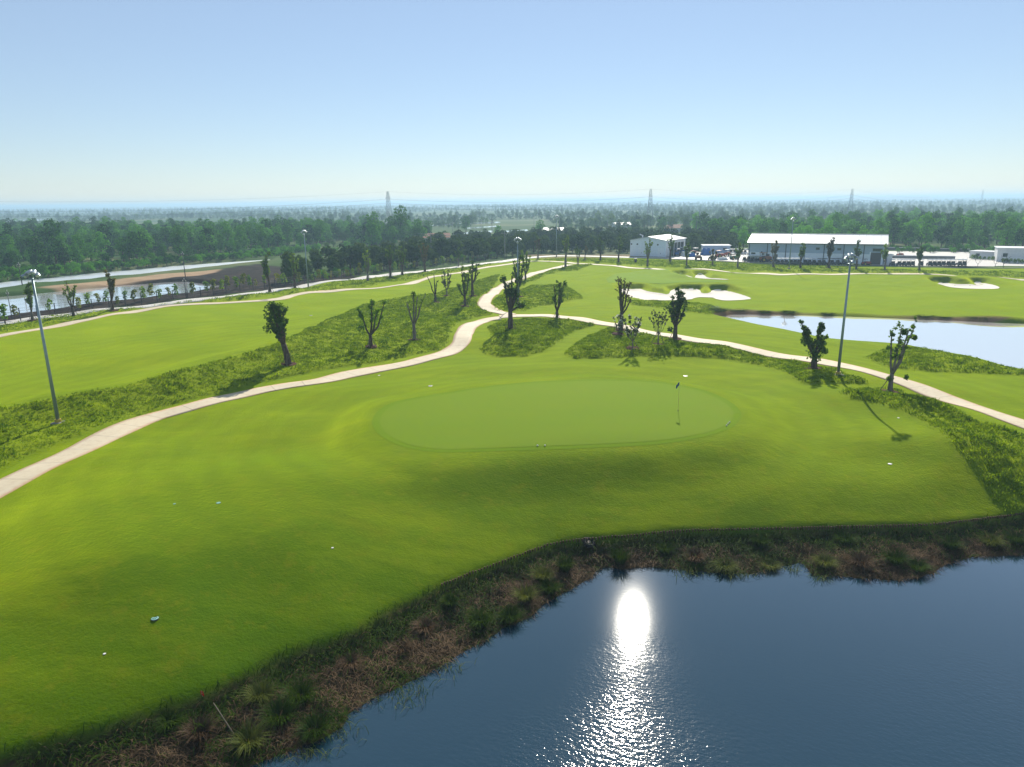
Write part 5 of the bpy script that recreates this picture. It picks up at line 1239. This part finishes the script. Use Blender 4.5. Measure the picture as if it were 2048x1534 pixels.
def put_cart(px, py, kind, rz_, lab, grp):
    if kind not in first: o = cart(*{'dark': ('cart_dark', 'cart_roof'), 'white': ('cart_white', 'cart_roof'), 'black': ('cart_dark', 'cart_dark')}[kind]); first[kind] = o
    else: o = copy_tree(first[kind])
    g = at(px, py, 0.1); o.location = (g[0], g[1], 0.1); o.rotation_euler = (0, 0, rz_); o.scale = (0.84, 0.80, 0.90); tag(o, lab, 'golf cart', grp)
for i, x in enumerate([1557, 1565.5, 1574, 1583, 1591, 1599, 1612, 1620, 1629]):
    put_cart(x, 529, 'dark', -1.57 + random.uniform(-.1, .1), 'dark golf cart parked in the row along the warehouse front, %s from the left' % ordinal(i), 'golf carts along the warehouse')
for i, x in enumerate([1640, 1649, 1665, 1677, 1690, 1702]):
    put_cart(x, 529.5, 'black', -1.57 + random.uniform(-.1, .1), 'all black golf cart in the middle of the warehouse front, %s from the left' % ordinal(i), 'black carts along the warehouse')
for i, x in enumerate([1490, 1498, 1507, 1515]):
    put_cart(x, 523, 'dark', -1.5, 'golf cart with pale roof near the left corner of the warehouse, %s from the left' % ordinal(i), 'golf carts at the warehouse corner')
for i, x in enumerate([1784, 1797, 1806, 1815, 1824, 1841, 1858, 1867, 1876, 1885, 1895, 1904, 1917, 1927]):
    put_cart(x, 531.5, 'dark', 1.35 + random.uniform(-.1, .1), 'white roofed golf cart in the row right of the warehouse, %s from the left' % ordinal(i), 'golf carts right of the warehouse')
for i, x in enumerate([1463, 1470, 1477, 1484, 1491]):
    put_cart(x, 508.5, 'white', -1.5, 'white golf cart in the back row left of the warehouse, %s from the left' % ordinal(i), 'golf carts in the back row')

def tractor(px, py, paint, rz_, label, canopy=None, s=1.0):
    g = at(px, py, 0.1); o = empty('tractor', (g[0], g[1], 0.1), rz_); o.scale = (s, s, s); tag(o, label, 'tractor', 'machines in the yard')
    MB().prism([(-0.2, 0.7), (1.6, 0.6), (1.65, 1.25), (1.2, 1.45), (-0.2, 1.5)], -0.4, 0.4).build('bonnet', paint, o)
    MB().prism([(-1.3, 0.6), (-0.21, 0.6), (-0.21, 1.2), (-1.3, 1.3)], -0.6, 0.6).build('rear_body', paint, o)
    MB().box(-0.95, -0.45, -0.3, 0.3, 1.31, 1.45).build('seat', 'seat_black', o)
    for x in (-1.2, -0.15):
        for y in (-0.55, 0.55): MB().tube([(x, y, 1.25), (x, y, 2.3)], 0.04, 4).build('canopy_post', 'dark_metal', o)
    MB().box(-1.35, 0.05, -0.7, 0.7, 2.3, 2.4).build('canopy', canopy or paint, o)
    for x, r_ in ((-0.85, 0.62), (1.15, 0.42)):
        for y in (-1, 1):
            w = MB().tube([(x, y * 0.62, r_), (x, y * 0.95, r_)], r_, 12).build('wheel', 'tyre', o); MB().tube([(x, y * 0.951, r_), (x, y * 0.97, r_)], r_ * 0.5, 10).build('rim', 'yellow_cap', w)
    return o
tractor(1397, 520, 'paint_orange', 1.2, 'dark orange tractor at the front edge of the yard by the shed', 'dark_metal')
tractor(1530, 524, 'paint_orange', 0.2, 'orange loader beside the carts at the warehouse corner', 'paint_orange', 1.15)
tractor(1440, 516, 'paint_red', 0.4, 'red tractor in front of the grey lean-to', 'paint_red'); tractor(1455, 512, 'paint_red', 0.9, 'red mower near the right end of the lean-to', 'cart_roof', 0.9)
tractor(1388, 510, 'paint_red', 2.0, 'red machine with a pale canopy behind the blue covers', 'cart_roof'); tractor(1355, 512, 'paint_blue', 1.2, 'blue tractor close to the shed bay', 'paint_blue'); tractor(1364, 509, 'paint_blue', 0.6, 'blue tractor with a white canopy right of the shed', 'cart_roof')
tractor(1378, 512, 'paint_green', 0.3, 'green and blue machine in the middle of the yard', 'paint_blue'); tractor(1468, 519, 'paint_green', 0.2, 'green mower in front of the white back row', 'cart_roof', 0.8); tractor(1424, 520, 'dark_metal', 2.2, 'dark mower at the kerb left of the red tractor', 'dark_metal', 0.7)
tractor(1732, 531, 'paint_red', 0.1, 'dark red utility vehicle beside the roller door', 'dark_metal', 0.75); tractor(1800, 513, 'paint_red', 0.4, 'small red machine behind the cart row', 'dark_metal', 0.7)
def tarp(px, py, w, d_, h, mat, label):
    g = at(px, py, 0.1); o = empty('covered_stack', (g[0], g[1], 0.1), 0.2); tag(o, label, 'covered stack', 'covered stacks in the yard')
    m_ = MB(); n = 7
    for j in range(n):
        for i in range(n):
            x = (i / (n - 1) - .5) * w; y = (j / (n - 1) - .5) * d_; e = max(abs(i - 3), abs(j - 3)) == 3
            m_.v.append((x * (1.08 if e else 1), y * (1.08 if e else 1), 0.0 if e else h * (0.82 + 0.22 * random.random())))
    for j in range(n - 1):
        for i in range(n - 1): m_.f.append((j * n + i, j * n + i + 1, (j + 1) * n + i + 1, (j + 1) * n + i))
    m_.build('tarpaulin', mat, o); MB().tube([(-w * .5, -d_ * .56, 0.1), (w * .5, -d_ * .56, 0.1)], 0.05, 4).build('weight_bar', 'dark_metal', o)
tarp(1411, 510, 3.2, 2.0, 2.3, 'paint_blue', 'tall bright blue tarpaulin stack left of the lean-to'); tarp(1371, 512.5, 3.0, 2.0, 1.6, 'cart_roof', 'white tarpaulin stack near the shed bay'); tarp(1382, 513.5, 2.6, 1.8, 1.3, 'paint_blue', 'low blue tarpaulin stack between the machines'); tarp(1445, 520, 3.0, 1.5, 0.9, 'cart_roof', 'low white tarpaulin stack by the kerb')

# clipped shrubs in front of the white buildings
V_, N__ = crown_points([((0, 0, 0.45), (0.5, 0.5, 0.45)), ((0.15, 0.1, 0.8), (0.35, 0.35, 0.35))], 90); V_, Q_ = cards(V_, N__, 0.26)
hme = arrmesh('crown', V_, Q_, None, ['leaf_dark']); mb = MB().tube([(0, 0, 0), (0, 0, 0.5)], 0.04, 5); hst = bpy.data.meshes.new('stem'); hst.from_pydata(mb.v, [], mb.f); hst.materials.append(M['bark'])
for i, (x, y) in enumerate([(1944, 518.5), (1951, 519), (1960, 519.3), (1968, 520), (1977, 520.4), (1985, 521), (2006, 526), (2013, 526.3), (2020, 526.6), (2028, 527), (2036, 527.2), (2044, 527.6)]):
    g = at(x, y, 0.1); o = empty('clipped_shrub', (g[0], g[1], 0.1), i * 1.3); sc_ = 0.8 + 0.4 * random.random(); o.scale = (sc_, sc_, sc_ * 1.1); link('crown', hme, o); link('stem', hst, o)
    tag(o, 'small dark shrub before the white buildings at the right, %s from the left' % ordinal(i), 'shrub', 'shrubs before the white buildings')

# bin on the grass strip
g = G(1271, 525); o = empty('litter_bin', g); tag(o, 'dark litter bin on the grass strip left of the shed', 'bin')
MB().box(-0.32, 0.32, -0.3, 0.3, -0.1, 0.95).build('body', 'dark_metal', o); MB().box(-0.40, 0.40, -0.38, 0.38, 1.10, 1.2).build('lid', 'dark_metal', o)
for x in (-0.3, 0.3): MB().box(x - 0.04, x + 0.04, -0.05, 0.05, 0.95, 1.1).build('lid_post', 'dark_metal', o)

# farmhouses on the plain
def farm(px, py, w, d_, h, rf, label, rz_=0.2):
    g = at(px, py); o = empty('farmhouse', (g[0], g[1], -0.05), rz_); tag(o, label, 'house', 'farm buildings on the plain')
    MB().prism([(-w / 2, 0), (w / 2, 0), (w / 2, h), (-w / 2, h)], -d_ / 2, d_ / 2).build('wall', 'wall_white', o)
    MB().prism([(-d_ / 2 - .6, h + .01), (d_ / 2 + .6, h + .01), (0, h + d_ * 0.24)], -w / 2 - .5, w / 2 + .5, Matrix.Rotation(math.pi / 2, 4, 'Z')).build('roof', rf, o)
    MB().box(-0.6, 0.6, -d_ / 2 - 0.08, -d_ / 2 + 0.1, 0, 2.0).build('door', 'door_grey', o)
    for x in (-w * .3, w * .3): MB().box(x - .6, x + .6, -d_ / 2 - 0.08, -d_ / 2 + 0.1, 1.0, 2.0).build('window', 'glass_dark', o)
farm(872, 487, 12, 8, 2.8, 'roof_rust', 'low farmhouse with a rusty roof left of the lone tree'); farm(850, 486, 7, 5, 2.5, 'wall_white', 'small white hut beside the rusty farmhouse'); farm(1108, 468, 14, 6, 2.2, 'roof_white', 'long white roofed barn beside the farm trees', 0.1)
farm(1050, 481, 9, 6, 2.5, 'roof_grey', 'small farm shed behind the plantation'); farm(1028, 480, 7, 5, 2.4, 'roof_white', 'white roofed hut behind the plantation'); farm(1242, 456, 11, 6, 2.4, 'roof_grey', 'pale farm building left of the middle pylon'); farm(1345, 464, 14, 8, 2.4, 'roof_rust', 'tan roofed building right of the middle pylon')
farm(1475, 402.5, 160, 60, 8, 'roof_white', 'far white industrial hall on the horizon', 0.0); farm(1780, 402.5, 420, 60, 9, 'roof_white', 'long white industrial hall far beyond the warehouse', 0.0); farm(1690, 403.0, 200, 60, 8, 'roof_white', 'white industrial hall left of the pale pylon', 0.0)
# flooded fields
for nm, pts, lab in (('a', [(850, 450), (1000, 443), (1000, 446), (850, 453)], 'thin flooded strip beyond the left pylon'), ('b', [(905, 466), (985, 461), (985, 465), (905, 470)], 'flooded field left of the dark round tree'), ('c', [(1005, 462), (1055, 459), (1055, 462), (1005, 465)], 'small flooded field right of the dark round tree'), ('d', [(935, 455), (1000, 451), (1000, 453), (935, 458)], 'narrow flooded paddy behind the lone tree'), ('e', [(14, 443), (20, 440), (95, 437), (98, 439), (60, 443)], 'far bright lake at the left edge'), ('f', [(880, 478), (960, 472), (960, 477), (880, 484)], 'muddy water in front of the farmhouse')):
    o = sheet('water', pxpoly(pts), 'paddy_water', 0, 30.0, zconst=0.05); tag(structure(o), lab)
for pts, lab in (([(860, 442), (1000, 438), (1000, 441), (860, 446)], 0), ([(890, 488), (1000, 476), (1010, 480), (900, 494)], 0), ([(1010, 470), (1070, 464), (1075, 472), (1015, 480)], 0), ([(105, 457), (150, 451), (250, 449), (262, 455)], 0), ([(1560, 470), (1640, 468), (1640, 474), (1560, 476)], 0)):
    pass

# ------------------------------------------------------------------ small things on the course
g = G(1356, 822); o = empty('flagstick', g); tag(o, 'flagstick with a dark blue flag on the near green', 'flagstick')
MB().tube([(0, 0, -0.05), (0, 0, 2.55)], 0.016, 6).build('pin', 'pin_yellow', o)
m_ = MB(); n = 7
for j in range(3):
    for i in range(n): m_.v.append((-0.02 - 0.24 * i / (n - 1) * (1.0 if j != 1 else 1.0), 0.06 * math.sin(i * 1.1), 2.52 - j * 0.15 - 0.30 * i / (n - 1)))
for j in range(2):
    for i in range(n - 1): m_.f.append((j * n + i, j * n + i + 1, (j + 1) * n + i + 1, (j + 1) * n + i))
m_.build('flag', 'flag_blue', o)
MB().tube([(0, 0, 0.036), (0, 0, 0.042)], 0.08, 16).build('cup', 'cup_dark', o)
def disc(px, py, r, mat, label, name='sprinkler_cover', cat='cover', ring=None, grp='irrigation covers'):
    g = G(px, py); o = empty(name, g); tag(o, label, cat, grp); r *= 0.8
    MB().tube([(0, 0, -0.03), (0, 0, 0.022), (0, 0, 0.028)], [r, r, r * 0.86], 18).build('lid', mat, o)
    MB().tube([(0, 0, -0.03), (0, 0, 0.014)], r * 1.12, 18).build('rim', ring or 'dark_metal', o)
    if r > 0.15:
        q = MB()
        for a0 in (0.0, math.pi):
            arc = [(math.cos(a0 + t_) * r * 0.55, math.sin(a0 + t_) * r * 0.55) for t_ in np.linspace(0.3, 2.6, 8)]
            for (xa, ya), (xb, yb) in zip(arc, arc[1:]): q.tube([(xa, ya, 0.029), (xb, yb, 0.029)], 0.018, 4)
        q.build('mark', 'dark_metal', o)
disc(310, 1237, 0.20, 'cover_teal', 'round teal valve cover on the near left lawn'); disc(437, 1006, 0.16, 'cover_teal', 'teal valve cover on the lawn below the left path'); disc(209, 1308, 0.075, 'white_plastic', 'small white sprinkler cap left of the teal cover')
disc(665, 1096, 0.085, 'white_plastic', 'white sprinkler cap in the middle of the lawn'); disc(861, 772, 0.26, 'white_plastic', 'white disc on the lawn above the left end of the green'); disc(1371, 752, 0.28, 'white_plastic', 'white disc on the lawn behind the flag'); disc(1780, 928, 0.17, 'white_plastic', 'white disc in the hollow at the right of the lawn')
disc(1797, 836, 0.11, 'white_plastic', 'tiny white disc near the right rough'); disc(349, 1008, 0.09, 'cover_teal', 'tiny teal cover left of the lawn cover'); disc(758, 751, 0.15, 'white_plastic', 'tiny white disc beside the left path'); disc(622, 631, 0.3, 'white_plastic', 'white disc on the left fairway')
def ball(px, py, r, label):
    g = G(px, py); o = empty('tee_marker', g); tag(o, label, 'marker', 'white markers round the green')
    m_ = MB(); rr = [math.sin(t_) for t_ in np.linspace(0.05, math.pi - 0.05, 8)]; m_.tube([(0, 0, 0.03 + r - r * math.cos(t_)) for t_ in np.linspace(0.05, math.pi - 0.05, 8)], [r * q for q in rr], 12); m_.build('ball', 'white_plastic', o, True)
    MB().tube([(0, 0, -0.1), (0, 0, 0.05)], 0.02, 5).build('spike', 'dark_metal', o)
for x, y, lab in ((1075, 893, 'left one of two white markers at the front of the green'), (1090, 893, 'right one of two white markers at the front of the green'), (1453, 853, 'nearest of three white markers at the right of the green'), (1456, 849, 'middle of three white markers at the right of the green'), (1459, 846, 'farthest of three white markers at the right of the green')): ball(x, y, 0.06, lab)
# red marker, bamboo pole and tyre on the bank
e_ = at(404, 1388, Z_EDGE); o = empty('marker_flag', (e_[0], e_[1], Z_EDGE - 0.3)); tag(o, 'small red marker flag on the lawn edge at lower left', 'marker flag')
MB().tube([(0, 0, -0.2), (0, 0, 0.45)], 0.015, 5).build('stick', 'stake_wood', o)
m_ = MB()
for k in range(5): m_.v += [(0.03 * k - 0.06, 0.02 * math.sin(k * 1.4), 0.45), (0.03 * k - 0.06 + 0.01 * k, 0.02 * math.cos(k), 0.26 - 0.02 * k)]
for k in range(4): m_.f.append((2 * k, 2 * k + 1, 2 * k + 3, 2 * k + 2))
m_.build('cloth', 'flag_red', o)
b_ = h0(470, 1472); d = ray(427, 1406); s = (math.hypot(b_[0], b_[1]) + 0.1) / math.hypot(d[0], d[1]); tp = CAM + d * s
o = empty('bamboo_pole', b_); tag(o, 'pale bamboo pole leaning out of the reeds at lower left', 'pole')
v_ = Vector((tp - b_).tolist()); MB().tube([v_ * -0.1, v_ * 0.3, v_ * 0.6, v_], [0.024, 0.022, 0.020, 0.016], 7).build('cane', 'bamboo', o, True)
for k in (0.2, 0.4, 0.6, 0.8): MB().tube([v_ * k, v_ * (k + 0.012)], 0.028, 7).build('joint', 'stake_wood', o)
g = h0(1178, 1092); o = empty('old_tyre', (g[0], g[1], g[2] + 0.18)); o.rotation_euler = (0.35, 0.1, 0.3); tag(o, 'old black tyre lying on the bank at the corner', 'tyre')
m_ = MB(); nu, nv = 20, 8
for i in range(nu):
    for j in range(nv):
        a, b = i * 6.2832 / nu, j * 6.2832 / nv; m_.v.append(((0.30 + 0.11 * math.cos(b)) * math.cos(a), (0.30 + 0.11 * math.cos(b)) * math.sin(a), 0.11 * math.sin(b)))
for i in range(nu):
    for j in range(nv): m_.f.append((i * nv + j, ((i + 1) % nu) * nv + j, ((i + 1) % nu) * nv + (j + 1) % nv, i * nv + (j + 1) % nv))
m_.build('casing', 'tyre', o, True); MB().tube([(0, 0, -0.05), (0, 0, 0.05)], 0.13, 10).build('hub', 'bamboo', o)

# ------------------------------------------------------------------ low hills closing the plain, and the air
hm = MB(); nh = 160
for i in range(nh + 1):
    a = -1.2 + 2.4 * i / nh; R_ = 8300; z = 17 + 5 * math.sin(a * 7 + 1) + 3 * math.sin(a * 17) + 2 * math.sin(a * 41 + 2)
    hm.v += [(math.sin(a) * 7600, math.cos(a) * 7600, -1.0), (math.sin(a) * 8100, math.cos(a) * 8100, max(z, 6)), (math.sin(a) * 8900, math.cos(a) * 8900, -1.0)]
for i in range(nh):
    b = i * 3; hm.f += [(b, b + 3, b + 4, b + 1), (b + 1, b + 4, b + 5, b + 2)]
structure(hm.build('hills', 'wood_far', None, True))

t = NT('haze_air'); pv = t.n('ShaderNodeVolumePrincipled'); pv.inputs['Color'].default_value = (0.53, 0.79, 1.0, 1); pv.inputs['Density'].default_value = 0.00042; pv.inputs['Anisotropy'].default_value = 0.25
t.l(pv.outputs[0], t.out.inputs['Volume']); M['haze'] = t.m
hz = MB().box(-9400, 9400, -300, 9400, -6.0, 33.0).build('haze', 'haze'); hz['kind'] = 'stuff'; hz['label'] = 'pale blue haze lying over the plain'
